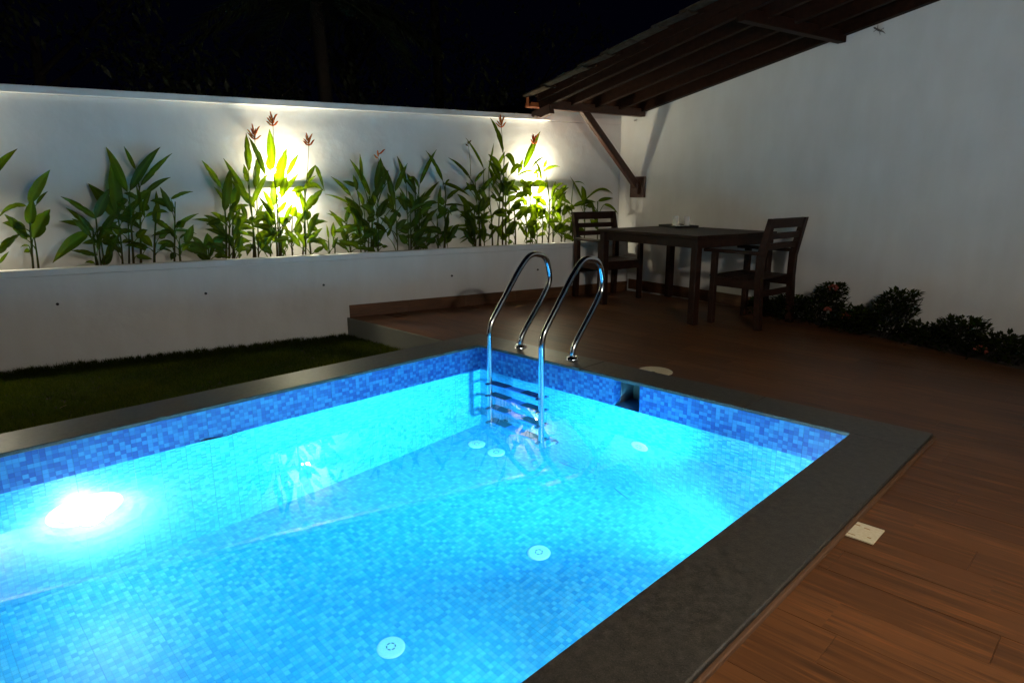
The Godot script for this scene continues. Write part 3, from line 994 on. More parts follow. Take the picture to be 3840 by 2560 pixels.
	plant("heliconia clump with long leftward leaves just left of the brightly lit plants",
		[[-1.02,-0.98,0.98,0.15], [-0.97,-0.92,1.01,0.17], [-0.99,-0.92,1.09,0.21], [-1.15,-1.14,0.66,0.18], [-0.94,-0.93,0.80,0.16]],
		[[-0.99,1.17,0.17,-1.12,1.40,0.20,0.061,0.06], [-0.99,0.97,0.12,-0.90,1.34,0.19,0.102,0.06], [-0.94,1.01,0.19,-1.04,1.18,0.26,0.045,0.06], [-0.99,0.85,0.19,-1.25,0.91,0.16,0.051,0.12],
			[-1.01,0.76,0.15,-1.16,0.83,0.05,0.051,0.12], [-1.15,0.65,0.17,-1.28,0.73,0.07,0.051,0.10], [-1.15,0.66,0.12,-1.15,0.80,0.04,0.098,0.06], [-0.92,0.85,0.13,-0.81,0.92,0.08,0.094,0.15],
			[-0.93,0.79,0.12,-0.79,0.75,0.02,0.051,0.20], [-0.94,0.66,0.13,-0.80,0.72,0.03,0.045,0.20], [-0.91,1.01,0.15,-0.86,1.21,0.03,0.098,0.06], [-0.93,0.85,0.20,-0.85,0.99,0.21,0.061,0.06],
			[-0.83,0.93,0.12,-0.94,0.98,0.06,0.029,0.06], [-0.90,0.57,0.14,-0.92,0.61,0.10,0.057,0.06]],
		[])
	plant("heliconia with tall split leaf and orange flower left of the glowing wall light",
		[[-0.77,-0.77,1.04,0.16], [-0.74,-0.70,1.13,0.23], [-0.78,-0.75,1.02,0.25]],
		[[-0.78,1.06,0.20,-0.95,1.42,0.18,0.067,0.06], [-0.78,1.03,0.16,-0.93,1.25,0.06,0.051,0.06], [-0.76,1.02,0.18,-0.60,1.30,0.12,0.059,0.06], [-0.71,1.17,0.23,-0.67,1.45,0.15,0.091,0.06],
			[-0.76,1.31,0.15,-0.74,1.64,0.24,0.082,0.06], [-0.62,1.28,0.20,-0.74,1.60,0.12,0.078,0.06], [-0.77,1.22,0.20,-0.80,1.37,0.09,0.059,0.06], [-0.71,0.94,0.20,-0.64,1.03,0.30,0.057,0.06],
			[-0.74,0.92,0.24,-0.79,0.84,0.27,0.065,0.06]],
		[[-0.72,1.09,-0.68,1.58,0.18]])
	plant("bright yellow-green heliconia directly in front of the left wall light, tallest orange flower",
		[[-0.58,-0.57,1.02,0.18], [-0.55,-0.53,1.00,0.19], [-0.56,-0.54,1.17,0.17], [-0.63,-0.62,0.72,0.23]],
		[[-0.55,1.33,0.20,-0.54,1.68,0.25,0.094,0.06], [-0.53,1.17,0.18,-0.43,1.51,0.11,0.118,0.06], [-0.56,1.32,0.23,-0.57,1.44,0.33,0.069,0.06], [-0.56,1.01,0.24,-0.54,1.24,0.29,0.091,0.06],
			[-0.43,1.28,0.23,-0.30,1.47,0.27,0.059,0.06], [-0.48,1.12,0.17,-0.33,1.30,0.17,0.051,0.06], [-0.54,0.95,0.19,-0.47,1.06,0.07,0.069,0.06], [-0.58,0.89,0.15,-0.71,1.10,0.09,0.061,0.06],
			[-0.61,0.76,0.18,-0.73,0.76,0.21,0.086,0.10], [-0.57,0.75,0.25,-0.50,0.77,0.22,0.051,0.06], [-0.62,0.80,0.24,-0.66,0.90,0.33,0.051,0.06], [-0.73,0.66,0.25,-0.66,0.70,0.21,0.051,0.06],
			[-0.42,0.92,0.17,-0.39,1.01,0.10,0.091,0.06], [-0.43,0.92,0.17,-0.52,0.83,0.09,0.061,0.06], [-0.39,0.93,0.21,-0.29,0.84,0.29,0.094,0.10], [-0.38,0.75,0.23,-0.34,0.86,0.22,0.091,0.06],
			[-0.53,0.61,0.22,-0.47,0.75,0.27,0.051,0.06], [-0.60,0.83,0.16,-0.67,0.88,0.18,0.049,0.06], [-0.47,0.62,0.24,-0.51,0.70,0.29,0.037,0.06]],
		[[-0.54,1.33,-0.52,1.70,0.18]])
	plant("heliconia with folded drooping leaves and orange flower right of the left wall light",
		[[-0.36,-0.28,1.14,0.20], [-0.28,-0.29,0.87,0.17], [-0.34,-0.31,1.00,0.14], [-0.44,-0.41,0.92,0.20]],
		[[-0.29,0.87,0.15,-0.34,1.17,0.21,0.069,0.06], [-0.29,0.97,0.22,-0.12,1.16,0.18,0.094,0.06], [-0.30,1.16,0.16,-0.10,1.14,0.25,0.069,0.40], [-0.26,1.24,0.19,-0.19,1.37,0.11,0.053,0.06],
			[-0.19,1.37,0.13,-0.14,1.14,0.05,0.042,0.12], [-0.27,1.20,0.21,-0.16,1.28,0.27,0.034,0.06], [-0.30,1.16,0.13,-0.41,1.13,0.20,0.069,0.20], [-0.27,0.81,0.22,-0.09,0.86,0.24,0.037,0.12],
			[-0.29,0.67,0.16,-0.11,0.67,0.16,0.042,0.30], [-0.28,0.72,0.13,-0.27,0.77,0.02,0.051,0.06], [-0.46,0.67,0.22,-0.40,0.74,0.24,0.033,0.06], [-0.31,0.87,0.17,-0.34,0.90,0.26,0.049,0.06]],
		[[-0.28,1.20,-0.23,1.54,0.15]])
	plant("dense bushy heliconia clump with a small orange V-shaped flower",
		[[0.23,0.25,0.93,0.16], [0.27,0.32,1.09,0.21], [0.30,0.36,1.07,0.20], [0.35,0.38,1.14,0.14], [0.10,0.06,0.84,0.15], [0.31,0.31,1.00,0.15], [0.19,0.21,0.89,0.14]],
		[[0.12,1.02,0.18,-0.12,1.11,0.12,0.027,0.10], [0.13,1.09,0.16,-0.07,1.27,0.07,0.048,0.06], [0.33,1.09,0.21,0.14,1.43,0.17,0.074,0.06], [0.24,1.22,0.17,0.24,1.48,0.17,0.059,0.06],
			[0.39,1.13,0.21,0.44,1.45,0.18,0.080,0.06], [0.48,1.19,0.21,0.45,1.44,0.20,0.051,0.06], [0.19,1.18,0.17,0.06,1.23,0.17,0.053,0.10], [0.33,1.05,0.12,0.49,1.33,0.10,0.074,0.06],
			[0.49,1.22,0.14,0.45,1.33,0.02,0.048,0.06], [0.56,0.99,0.20,0.45,1.37,0.12,0.074,0.06], [0.23,0.89,0.17,0.08,1.09,0.21,0.106,0.06], [0.07,0.84,0.18,-0.12,0.94,0.13,0.033,0.10],
			[0.06,0.85,0.17,0.14,1.04,0.17,0.055,0.06], [-0.05,0.71,0.20,-0.07,0.85,0.10,0.050,0.06], [0.23,0.77,0.18,-0.02,0.80,0.11,0.083,0.15], [0.10,0.63,0.15,-0.01,0.68,0.20,0.074,0.10],
			[0.37,0.89,0.17,0.50,1.05,0.17,0.100,0.06], [0.34,0.88,0.20,0.31,1.04,0.28,0.087,0.06], [0.50,0.80,0.16,0.40,0.89,0.18,0.046,0.15], [0.19,1.14,0.17,0.16,1.29,0.16,0.058,0.06],
			[0.25,1.00,0.19,0.20,1.14,0.17,0.071,0.06], [0.31,0.95,0.17,0.35,1.14,0.16,0.077,0.06], [0.25,0.76,0.21,0.32,0.81,0.25,0.058,0.06], [0.38,0.71,0.21,0.47,0.75,0.29,0.045,0.20]],
		[[0.34,1.00,0.41,1.44,0.15]])
	plant("tiny seedling with one small bright upright leaf at the planter rim",
		[[-0.07,-0.06,0.71,0.17], [-0.10,-0.10,0.70,0.20]],
		[[-0.05,0.71,0.23,-0.02,0.85,0.30,0.050,0.06], [-0.11,0.71,0.15,-0.14,0.84,0.06,0.026,0.06]],
		[])
	plant("heliconia clump with many bare stems and two crossing leaves, middle of the planter",
		[[0.70,0.70,0.99,0.21], [0.75,0.78,1.13,0.18], [0.79,0.82,1.18,0.19], [0.71,0.72,0.97,0.18], [0.84,0.86,0.84,0.24], [0.59,0.59,0.99,0.25], [0.80,0.83,1.02,0.26]],
		[[0.69,1.20,0.19,0.62,1.47,0.22,0.067,0.06], [0.59,1.13,0.24,0.70,1.40,0.15,0.061,0.06], [0.81,1.13,0.26,0.75,1.31,0.33,0.067,0.06], [0.82,1.17,0.19,0.74,1.23,0.28,0.046,0.90],
			[0.84,1.20,0.21,1.03,1.54,0.20,0.050,0.06], [0.85,0.98,0.27,1.10,1.23,0.33,0.055,0.06], [0.64,1.00,0.19,0.57,1.09,0.16,0.061,0.06], [0.73,0.96,0.22,0.61,1.18,0.18,0.033,0.06],
			[0.83,0.81,0.19,0.94,0.85,0.14,0.040,0.15], [0.51,0.78,0.24,0.57,0.96,0.13,0.080,0.06], [0.58,0.76,0.23,0.69,0.86,0.20,0.074,0.15], [0.76,0.95,0.17,0.86,1.13,0.12,0.045,0.06],
			[0.89,0.96,0.23,1.00,1.04,0.23,0.071,0.06], [0.61,0.88,0.18,0.59,0.95,0.27,0.058,0.06], [0.87,0.87,0.25,0.99,0.98,0.33,0.058,0.06], [0.47,0.70,0.18,0.50,0.79,0.12,0.039,0.06]],
		[])
	plant("heliconia with long leaf pointing up-left and low drooping leaves near the planter rim",
		[[1.03,1.07,1.13,0.10], [1.00,1.00,0.91,0.18], [1.05,1.07,0.99,0.13]],
		[[1.05,1.23,0.11,0.87,1.52,0.09,0.067,0.06], [1.02,0.99,0.19,1.08,1.19,0.25,0.074,0.06], [1.06,1.21,0.13,1.31,1.08,0.04,0.055,0.12], [1.11,1.22,0.19,1.16,1.25,0.20,0.033,0.06],
			[1.11,1.05,0.17,1.22,1.14,0.07,0.055,0.30], [1.05,0.99,0.11,1.33,0.97,0.14,0.029,0.10], [0.99,0.86,0.14,1.07,0.97,0.04,0.061,0.10], [1.12,0.95,0.19,1.18,0.89,0.21,0.021,0.06],
			[1.08,0.72,0.18,1.09,0.89,0.08,0.061,0.06], [0.94,0.84,0.19,0.84,0.93,0.08,0.061,0.06], [0.97,0.72,0.19,0.84,0.70,0.17,0.040,0.25], [0.99,0.71,0.13,1.14,0.72,0.14,0.048,0.15],
			[0.97,0.67,0.19,0.90,0.62,0.13,0.045,0.06], [0.98,0.65,0.11,1.00,0.58,0.11,0.045,0.06], [1.06,0.69,0.12,1.05,0.56,0.03,0.019,0.06]],
		[])
	plant("heliconia clump with many thin leftward leaves and a bare dry flower stalk",
		[[1.43,1.42,0.98,0.17], [1.46,1.46,1.05,0.16], [1.53,1.53,1.13,0.17], [1.42,1.40,0.90,0.18], [1.50,1.44,1.23,0.18]],
		[[1.38,1.28,0.23,1.14,1.46,0.17,0.048,0.06], [1.40,1.25,0.20,1.17,1.44,0.12,0.035,0.06], [1.54,1.36,0.18,1.29,1.65,0.07,0.035,0.06], [1.43,1.22,0.18,1.51,1.36,0.06,0.040,0.06],
			[1.45,1.19,0.22,1.31,1.13,0.22,0.058,0.06], [1.43,0.96,0.17,1.23,0.86,0.15,0.040,0.10], [1.44,0.95,0.24,1.52,0.95,0.15,0.067,0.25], [1.41,0.76,0.23,1.18,0.76,0.21,0.033,0.12],
			[1.45,0.74,0.20,1.25,0.73,0.26,0.033,0.12], [1.42,0.68,0.19,1.24,0.64,0.18,0.040,0.15], [1.38,0.89,0.22,1.45,0.75,0.31,0.055,0.06], [1.61,1.05,0.18,1.57,0.92,0.25,0.048,0.06],
			[1.45,1.09,0.22,1.57,1.18,0.24,0.051,0.06], [1.48,0.98,0.19,1.58,1.08,0.15,0.045,0.06], [1.38,1.13,0.16,1.28,1.22,0.06,0.039,0.06], [1.47,0.82,0.16,1.62,0.87,0.20,0.051,0.15],
			[1.34,0.65,0.18,1.21,0.61,0.09,0.026,0.06]],
		[[1.39,1.28,1.37,1.58,0.18]])
	plant("dark dense heliconia with the highest leaf and an orange flower under the wall ledge",
		[[1.72,1.75,1.52,0.12], [1.80,1.81,1.38,0.19], [1.70,1.75,1.34,0.20], [1.83,1.84,1.16,0.18], [1.61,1.58,1.07,0.14], [1.88,1.87,0.98,0.13]],
		[[1.75,1.52,0.14,1.59,1.86,0.12,0.087,0.06], [1.57,1.34,0.13,1.62,1.61,0.10,0.032,0.06], [1.77,1.49,0.14,1.95,1.30,0.23,0.072,0.45], [1.72,1.38,0.21,1.81,1.54,0.21,0.042,0.06],
			[1.83,1.30,0.13,2.03,1.38,0.23,0.068,0.40], [1.67,1.30,0.14,1.59,1.16,0.10,0.053,0.06], [1.71,1.29,0.11,1.78,1.43,0.07,0.061,0.06], [1.80,1.23,0.16,1.70,1.09,0.15,0.083,0.06],
			[1.69,1.21,0.13,1.80,1.07,0.12,0.091,0.06], [1.80,1.16,0.11,1.88,1.10,0.05,0.053,0.15], [1.59,1.09,0.12,1.64,1.04,0.09,0.046,0.06], [1.56,1.07,0.11,1.45,0.93,0.02,0.053,0.06],
			[1.73,0.92,0.14,1.56,0.87,0.07,0.053,0.20], [1.80,0.90,0.17,1.87,0.90,0.16,0.068,0.15], [1.84,0.78,0.19,2.01,0.76,0.21,0.046,0.30], [1.65,0.87,0.18,1.56,0.83,0.25,0.046,0.15],
			[1.80,1.03,0.15,1.90,1.07,0.10,0.083,0.06], [1.92,1.01,0.21,1.96,0.98,0.12,0.053,0.06], [1.69,1.02,0.18,1.63,1.13,0.20,0.053,0.06], [1.72,1.14,0.11,1.90,1.25,0.18,0.068,0.06],
			[1.67,1.25,0.20,1.61,1.38,0.22,0.046,0.06]],
		[[1.74,1.52,1.73,1.77,0.14]])
	plant("glowing heliconia around the right wall light, lit leaf leaning right",
		[[2.08,2.08,1.16,0.22], [2.13,2.13,1.18,0.23], [2.17,2.16,0.88,0.16], [2.26,2.26,0.97,0.20], [2.34,2.35,1.11,0.20], [2.16,2.12,1.25,0.23], [2.43,2.41,1.11,0.23]],
		[[2.04,1.36,0.23,2.26,1.76,0.24,0.087,0.06], [1.98,1.31,0.24,2.06,1.47,0.27,0.064,0.06], [1.96,1.29,0.22,2.17,1.33,0.15,0.032,0.25], [2.22,1.24,0.15,2.09,1.44,0.06,0.064,0.06],
			[2.10,1.35,0.19,2.22,1.48,0.09,0.032,0.30], [2.28,1.33,0.23,2.52,1.39,0.24,0.042,0.15], [2.28,1.38,0.21,2.34,1.46,0.23,0.047,0.06], [2.16,1.21,0.22,2.01,1.15,0.21,0.080,0.15],
			[2.12,1.21,0.15,2.35,1.16,0.21,0.087,0.20], [2.33,0.97,0.22,2.14,1.06,0.22,0.087,0.06], [1.98,1.06,0.20,2.17,1.14,0.23,0.047,0.06], [1.92,1.01,0.16,2.06,1.02,0.20,0.024,0.10],
			[2.33,0.80,0.18,2.18,0.93,0.07,0.095,0.06], [2.17,0.84,0.18,2.04,0.57,0.22,0.099,0.15], [1.92,0.88,0.17,2.08,0.89,0.21,0.047,0.10], [2.41,0.86,0.25,2.52,0.95,0.24,0.047,0.06],
			[2.43,0.67,0.19,2.38,0.83,0.17,0.039,0.06], [2.20,1.10,0.22,2.38,1.22,0.27,0.083,0.06], [2.21,1.25,0.21,2.19,1.38,0.23,0.053,0.06], [2.11,1.08,0.16,1.96,1.14,0.07,0.068,0.06],
			[2.23,0.95,0.18,2.18,0.88,0.22,0.061,0.06], [2.09,0.93,0.18,1.99,0.96,0.19,0.046,0.06], [2.28,0.70,0.15,2.16,0.78,0.04,0.053,0.06], [2.13,1.30,0.18,2.25,1.38,0.20,0.046,0.06],
			[2.02,0.80,0.22,1.98,0.70,0.25,0.046,0.06], [1.98,1.25,0.18,2.02,1.19,0.17,0.061,0.06]],
		[[2.15,1.38,2.15,1.62,0.18]])
	plant("shaded leafy heliconia behind the left chair in the wall corner",
		[[2.66,2.64,1.00,0.18], [2.82,2.81,1.03,0.18], [2.98,2.97,1.01,0.14], [2.59,2.57,1.00,0.22], [2.49,2.46,0.97,0.15]],
		[[2.83,1.00,0.23,2.70,1.29,0.31,0.057,0.06], [2.63,1.22,0.13,2.77,1.19,0.11,0.017,0.20], [2.86,1.03,0.21,3.30,1.09,0.30,0.047,0.35], [3.00,1.01,0.17,3.17,1.04,0.11,0.057,0.06],
			[3.07,0.97,0.15,3.35,0.85,0.24,0.049,0.15], [2.64,0.96,0.15,2.96,1.00,0.16,0.068,0.12], [2.49,0.86,0.14,2.58,0.96,0.14,0.072,0.06], [2.55,0.76,0.23,2.58,0.84,0.13,0.072,0.06],
			[2.58,1.02,0.21,2.43,1.16,0.20,0.064,0.06], [2.66,0.98,0.22,2.42,1.05,0.25,0.047,0.15], [2.37,1.14,0.15,2.56,1.21,0.23,0.039,0.10], [2.48,0.87,0.18,2.34,0.97,0.06,0.053,0.06],
			[2.51,0.67,0.13,2.44,0.79,0.12,0.068,0.06], [2.77,0.95,0.18,2.84,1.08,0.12,0.046,0.06], [2.70,0.81,0.14,2.55,0.89,0.10,0.053,0.06], [2.60,0.72,0.16,2.55,0.73,0.23,0.053,0.20]],
		[])

# ---------------------------------------------------------------- canopy
func canopy() -> void:
	var t := thing("canopy_roof", "clay-tiled lean-to canopy on dark timbers over the dining corner", "canopy", WALL_AT, WALL_TURN)
	var an := atan(SLOPE)
	var base := 1.958
	var along := Basis(Vector3(cos(an), sin(an), 0), Vector3(-sin(an), cos(an), 0), Vector3(0, 0, 1))
	var s0 := 0.0
	var s1 := 5.6
	var mid := (s0 + s1) / 2
	var l := (s1 - s0) / cos(an)
	for a in [0.035, 0.39, 0.73, 1.06, 1.33]:
		var st := new_st()
		var deep := 0.115
		cbox(st, Transform3D(along, Vector3(mid, base + SLOPE * mid + deep / 2, a)), Vector3(l, deep, 0.05 if a > 0.05 else 0.066), 0.004)
		obj("rafter", st, M.roof_wood, t)
	var s := s0 + 0.03
	while s < s1:
		var st := new_st()
		cbox(st, Transform3D(along, Vector3(s, base + SLOPE * s + 0.115 + 0.014, 0.66)), Vector3(0.045, 0.026, 1.5), 0.002)
		obj("batten", st, M.roof_wood, t)
		s += 0.3
	# clay tiles, each lapping over the one below it
	var shape := tile_mesh()
	var r := RandomNumberGenerator.new()
	r.seed = 8
	var i := 0
	s = s0 - 0.06
	while s < s1:
		for k in 8:
			var o := put("roof_tile", shape, M.clay, t)
			var tip := Basis(Vector3(0, 0, 1), an - 0.045 + r.randf_range(-0.03, 0.03)) * Basis(Vector3.UP, r.randf_range(-0.035, 0.035))
			o.transform = Transform3D(tip, Vector3(s + r.randf_range(-0.02, 0.02), base + SLOPE * s + 0.162 + r.randf_range(-0.004, 0.007), -0.1 + k * 0.2 + r.randf_range(-0.008, 0.008)))
		s += 0.3
		i += 1
	# small pale pieces under the tiles next to the wall
	for k in 9:
		var bed := new_st()
		var q := 0.35 + k * 0.16 + r.randf_range(-0.03, 0.03)
		var half := r.randf_range(0.02, 0.06)
		cbox(bed, Transform3D(along * Basis(Vector3.UP, r.randf_range(-0.3, 0.3)), Vector3(q, base + SLOPE * q + 0.118, 0.16 + r.randf_range(-0.03, 0.1))), Vector3(half * 2.0, 0.012, r.randf_range(0.02, 0.05)), 0.004)
		obj("pale_piece", bed, M.plaster, t)
	# barge board, cross beams, strut and its wall plate
	var st := new_st()
	cbox(st, Transform3D(along, Vector3(mid, base + SLOPE * mid + 0.115, 1.376)), Vector3(l, 0.09, 0.022), 0.003)
	obj("barge_board", st, M.roof_wood, t)
	for b in [0.165, 2.45]:
		st = new_st()
		var y: float = base + SLOPE * b
		bar(st, Vector3(b, y - 0.002, 0.0), Vector3(b, y - 0.002, 1.345), 0.075, 0.085, 0.004)
		obj("cross_beam", st, M.red_wood if b < 1.0 else M.roof_wood, t)
	st = new_st()
	bar(st, Vector3(0.145, 1.17, 0.035), Vector3(0.165, 1.97, 0.9), 0.062, 0.08, 0.006)
	obj("strut", st, M.red_wood, t)
	st = new_st()
	cbox(st, at(0.138, 1.166, 0.014), Vector3(0.236, 0.238, 0.028), 0.005)
	cbox(st, at(0.145, 1.15, 0.05), Vector3(0.09, 0.13, 0.05), 0.006)
	obj("wall_plate", st, M.red_wood, t)
	# carved rafter tail and the gutter along the eave
	for a in [1.33]:
		st = new_st()
		var tail := PackedVector2Array([Vector2(0.1, 0.0), Vector2(0.1, 0.09), Vector2(-0.2, 0.09), Vector2(-0.22, 0.06), Vector2(-0.19, 0.035), Vector2(-0.15, 0.045), Vector2(-0.12, 0.03), Vector2(-0.06, 0.0)])
		prism(st, tail, -0.03, 0.03, Transform3D(along, Vector3(s0 + 0.1, base + SLOPE * (s0 + 0.1) - 0.09, a)))
		obj("rafter_tail", st, M.red_wood, t)
	# the end of the eave gutter with its hanger, painted terracotta
	st = new_st()
	var gy := 1.985
	var gx := s0 - 0.07
	cbox(st, at(gx, gy, 0.74), Vector3(0.1, 0.004, 1.4), 0.001)
	cbox(st, at(gx - 0.05, gy + 0.02, 0.74), Vector3(0.004, 0.045, 1.4), 0.001)
	cbox(st, at(gx + 0.05, gy + 0.02, 0.74), Vector3(0.004, 0.045, 1.4), 0.001)
	obj("gutter", st, M.gutter, t)
	obj("gutter_hanger", box(Vector3(0.045, 0.13, 0.006), Vector3(gx, gy + 0.07, 1.446), 0.002), M.gutter, t)

func tile_mesh() -> ArrayMesh:
	# interlocking clay tile: one roll and one pan across, slightly thick
	var st := new_st()
	var n := 8
	var up := []
	for i in n + 1:
		var u := float(i) / n
		up.append(Vector2(u * 0.208, 0.012 * sin(u * TAU) + (0.008 if i == 0 else 0.0)))
	var l0 := -0.03
	var l1 := 0.35
	for i in n:
		for side in [1.0, -1.0]:
			var dy := 0.0 if side > 0 else -0.013
			face(st, [Vector3(l0, up[i].y + dy, up[i].x), Vector3(l1, up[i].y + dy, up[i].x), Vector3(l1, up[i + 1].y + dy, up[i + 1].x), Vector3(l0, up[i + 1].y + dy, up[i + 1].x)], Vector3(0, side, 0), 1)
		for e in [[l0, -1.0], [l1, 1.0]]:
			face(st, [Vector3(e[0], up[i].y, up[i].x), Vector3(e[0], up[i + 1].y, up[i + 1].x), Vector3(e[0], up[i + 1].y - 0.013, up[i + 1].x), Vector3(e[0], up[i].y - 0.013, up[i].x)], Vector3(e[1], 0, 0))
	for e in [[0, -1.0], [n, 1.0]]:
		face(st, [Vector3(l0, up[e[0]].y, up[e[0]].x), Vector3(l1, up[e[0]].y, up[e[0]].x), Vector3(l1, up[e[0]].y - 0.013, up[e[0]].x), Vector3(l0, up[e[0]].y - 0.013, up[e[0]].x)], Vector3(0, 0, e[1]))
	return done(st)

# ---------------------------------------------------------------- trees and bushes
func blade(st: SurfaceTool, p: Vector3, dir: Vector3, side: Vector3, l: float, w: float) -> void:
	var n := side.cross(dir)
	face(st, [p, p + dir * l * 0.45 + side * w, p + dir * l - n * l * 0.12, p + dir * l * 0.45 - side * w], n)

func trees() -> void:
	var r := RandomNumberGenerator.new()
	r.seed = 23
	var spots := [[-2.6, 4.6, 4.4, 2.0, "dark leafy tree above the left end of the garden wall"], [-0.4, 4.2, 3.2, 1.4, "low dark tree beyond the wall, left of the bright plants"], [1.7, 5.5, 5.5, 1.8, "tall dark tree beyond the middle of the garden wall"], [3.3, 3.4, 3.0, 1.2, "small dark tree just beyond the wall by the canopy eave"], [5.6, 6.5, 5.0, 2.2, "dark tree behind the canopy roof"]]
	for q in spots:
		var t := thing("garden_tree", q[4], "tree", planter(q[0], -0.23, q[1]), 0.0, "trees beyond the garden wall")
		var st := new_st()
		var h: float = q[2]
		tube(st, [Vector3.ZERO, Vector3(0.1, h * 0.4, 0.05), Vector3(-0.05, h * 0.75, 0)], [0.13, 0.1, 0.05], 9)
		for k in 6:
			var an := k * 1.1
			tube(st, [Vector3(0.05, h * (0.4 + 0.05 * k), 0), Vector3(cos(an) * q[3] * 0.7, h * (0.6 + 0.06 * k), sin(an) * q[3] * 0.7)], [0.04, 0.012], 6)
		obj("trunk", st, M.bark, t)
		st = new_st()
		for c in 70:
			var v := Vector3(r.randfn(), r.randfn(), r.randfn()).normalized() * pow(r.randf(), 0.4)
			var o := Vector3(v.x * q[3], h * 0.72 + v.y * h * 0.3, v.z * q[3])
			for k in 26:
				var d := Vector3(r.randfn(), r.randfn() - 0.4, r.randfn()).normalized()
				blade(st, o + Vector3(r.randfn(), r.randfn(), r.randfn()) * 0.16, d, d.cross(Vector3(r.randf(), 1, r.randf())).normalized(), r.randf_range(0.1, 0.2), 0.028)
		obj("crown", st, M.far_leaf, t)
	for q in [[0.6, 3.1, 3.7, "feathery palm with arching fronds beyond the garden wall, left of centre"], [4.0, 7.5, 6.2, "tall palm with bare trunk far beyond the wall corner"]]:
		var t := thing("palm_tree", q[3], "palm tree", planter(q[0], -0.23, q[1]), 0.0, "palms beyond the garden wall")
		var st := new_st()
		var h: float = q[2]
		tube(st, [Vector3.ZERO, Vector3(0.15, h * 0.5, 0), Vector3(0.1, h, 0.05)], [0.14, 0.1, 0.08], 10)
		obj("trunk", st, M.bark, t)
		for k in 13:
			var an := TAU * k / 13.0 + r.randf_range(-0.2, 0.2)
			var o := Vector3(0.1, h, 0.05)
			var l := r.randf_range(1.3, 1.9)
			var d := Vector3(cos(an), 0, sin(an))
			var rise := r.randf_range(0.1, 0.8)
			st = new_st()
			var pts := []
			for i in 9:
				var u := i / 8.0
				pts.append(o + d * l * u + Vector3.UP * (rise * u - 1.25 * u * u))
			tube(st, pts, [0.018, 0.015, 0.012, 0.01, 0.008, 0.006, 0.005, 0.004, 0.003], 5)
			for i in 60:
				var u := 0.12 + 0.86 * i / 60.0
				var p := o + d * l * u + Vector3.UP * (rise * u - 1.25 * u * u)
				for sgn in [-1.0, 1.0]:
					var sd: Vector3 = (d.cross(Vector3.UP) * sgn + d * 0.6 + Vector3.DOWN * r.randf_range(0.3, 0.9)).normalized()
					blade(st, p, sd, d, 0.42 * sin(PI * clampf(u, 0.1, 0.95)) + 0.08, 0.012)
			obj("frond", st, M.far_leaf, t)

func bushes() -> void:
	var r := RandomNumberGenerator.new()
	r.seed = 31
	var list := [
		[2.02, 0.2, 0.17, 0.14, 0.0, 0, "lowest dark shrub behind the right chair's legs"],
		[2.33, 0.24, 0.22, 0.22, 0.0, 0, "low dark shrub beside the right chair against the white wall"],
		[2.66, 0.25, 0.22, 0.40, 0.1, 2, "ixora shrub with the largest faded red flower head, right of the chair"],
		[2.96, 0.27, 0.24, 0.20, 0.0, 1, "low shrub with a small red bloom between the two taller bushes"],
		[3.22, 0.28, 0.24, 0.42, 0.12, 0, "ixora shrub leaning right in a pointed spray, no flowers"],
		[3.52, 0.3, 0.2, 0.15, 0.0, 0, "short leafy shrub in the dip of the row along the side wall"],
		[3.76, 0.3, 0.22, 0.25, 0.02, 0, "small peaked shrub near the right end of the wall"],
		[4.08, 0.36, 0.3, 0.17, 0.0, 1, "low spreading shrub with a pink-red bloom at the right edge"],
		[4.6, 0.4, 0.34, 0.2, 0.0, 0, "last low shrub of the row, out at the right"]]
	for q in list:
		var t := thing("ixora_shrub", q[6], "shrub", beside_wall(q[0], -0.04, q[1]), WALL_TURN, "shrubs along the side wall")
		var h: float = q[3] * 0.9
		var w: float = q[2] * 1.08
		var st := new_st()
		for k in 9:
			var x := r.randf_range(-w, w) * 0.6
			tube(st, [Vector3(x * 0.4, 0, 0), Vector3(x * 0.8 + q[4] * 0.4, h * 0.5, r.randf_range(-0.05, 0.05)), Vector3(x + q[4], h * 0.95, r.randf_range(-0.08, 0.08))], [0.006, 0.004, 0.002], 5)
		obj("branches", st, M.bark, t)
		st = new_st()
		for k in int(1500.0 * w * (0.4 + h) * 3.0):
			var u := pow(r.randf(), 0.8)
			var spread := w * (1.0 - 0.62 * u) if h > 0.3 else w * (1.05 - 0.5 * u)
			var an := r.randf() * TAU
			var rad := sqrt(r.randf())
			var p := Vector3(cos(an) * rad * spread + q[4] * u * u, 0.02 + h * u, sin(an) * rad * minf(spread, 0.2))
			var d := Vector3(cos(an) + r.randfn() * 0.5, 0.5 + r.randfn() * 0.5, sin(an) + r.randfn() * 0.5).normalized()
			st.set_color(Color(0.014, 0.025, 0.005).lerp(Color(0.045, 0.065, 0.012), r.randf()))
			blade(st, p, d, d.cross(Vector3(r.randf_range(-0.4, 0.4), 1, r.randf_range(-0.4, 0.4))).normalized(), r.randf_range(0.035, 0.062), 0.013)
		obj("foliage", st, M.leaf, t).set_meta("kind", "stuff")
		for k in q[5]:
			st = new_st()
			var big := 0.048 if k == 0 else 0.026
			var o := Vector3(q[4] * 0.6 + r.randf_range(-0.5, 0.35) * w, h * (0.98 if k == 0 and h > 0.3 else r.randf_range(0.4, 0.8)), 0.1 + 0.05 * k)
			for i in 46:
				var v := Vector3(r.randfn(), absf(r.randfn()), r.randfn()).normalized()
				st.set_color(Color(0.34, 0.06, 0.05).lerp(Color(0.4, 0.12, 0.08), r.randf()))
				var sd := v.cross(Vector3(r.randf(), r.randf(), 1)).normalized()
				blade(st, o + v * big * 0.7, (v + sd * 0.4).normalized(), sd, 0.016, 0.005)
				blade(st, o + v * big * 0.7, (v - sd * 0.4).normalized(), v.cross(sd), 0.016, 0.005)
			obj("flower_head", st, M.petal, t)

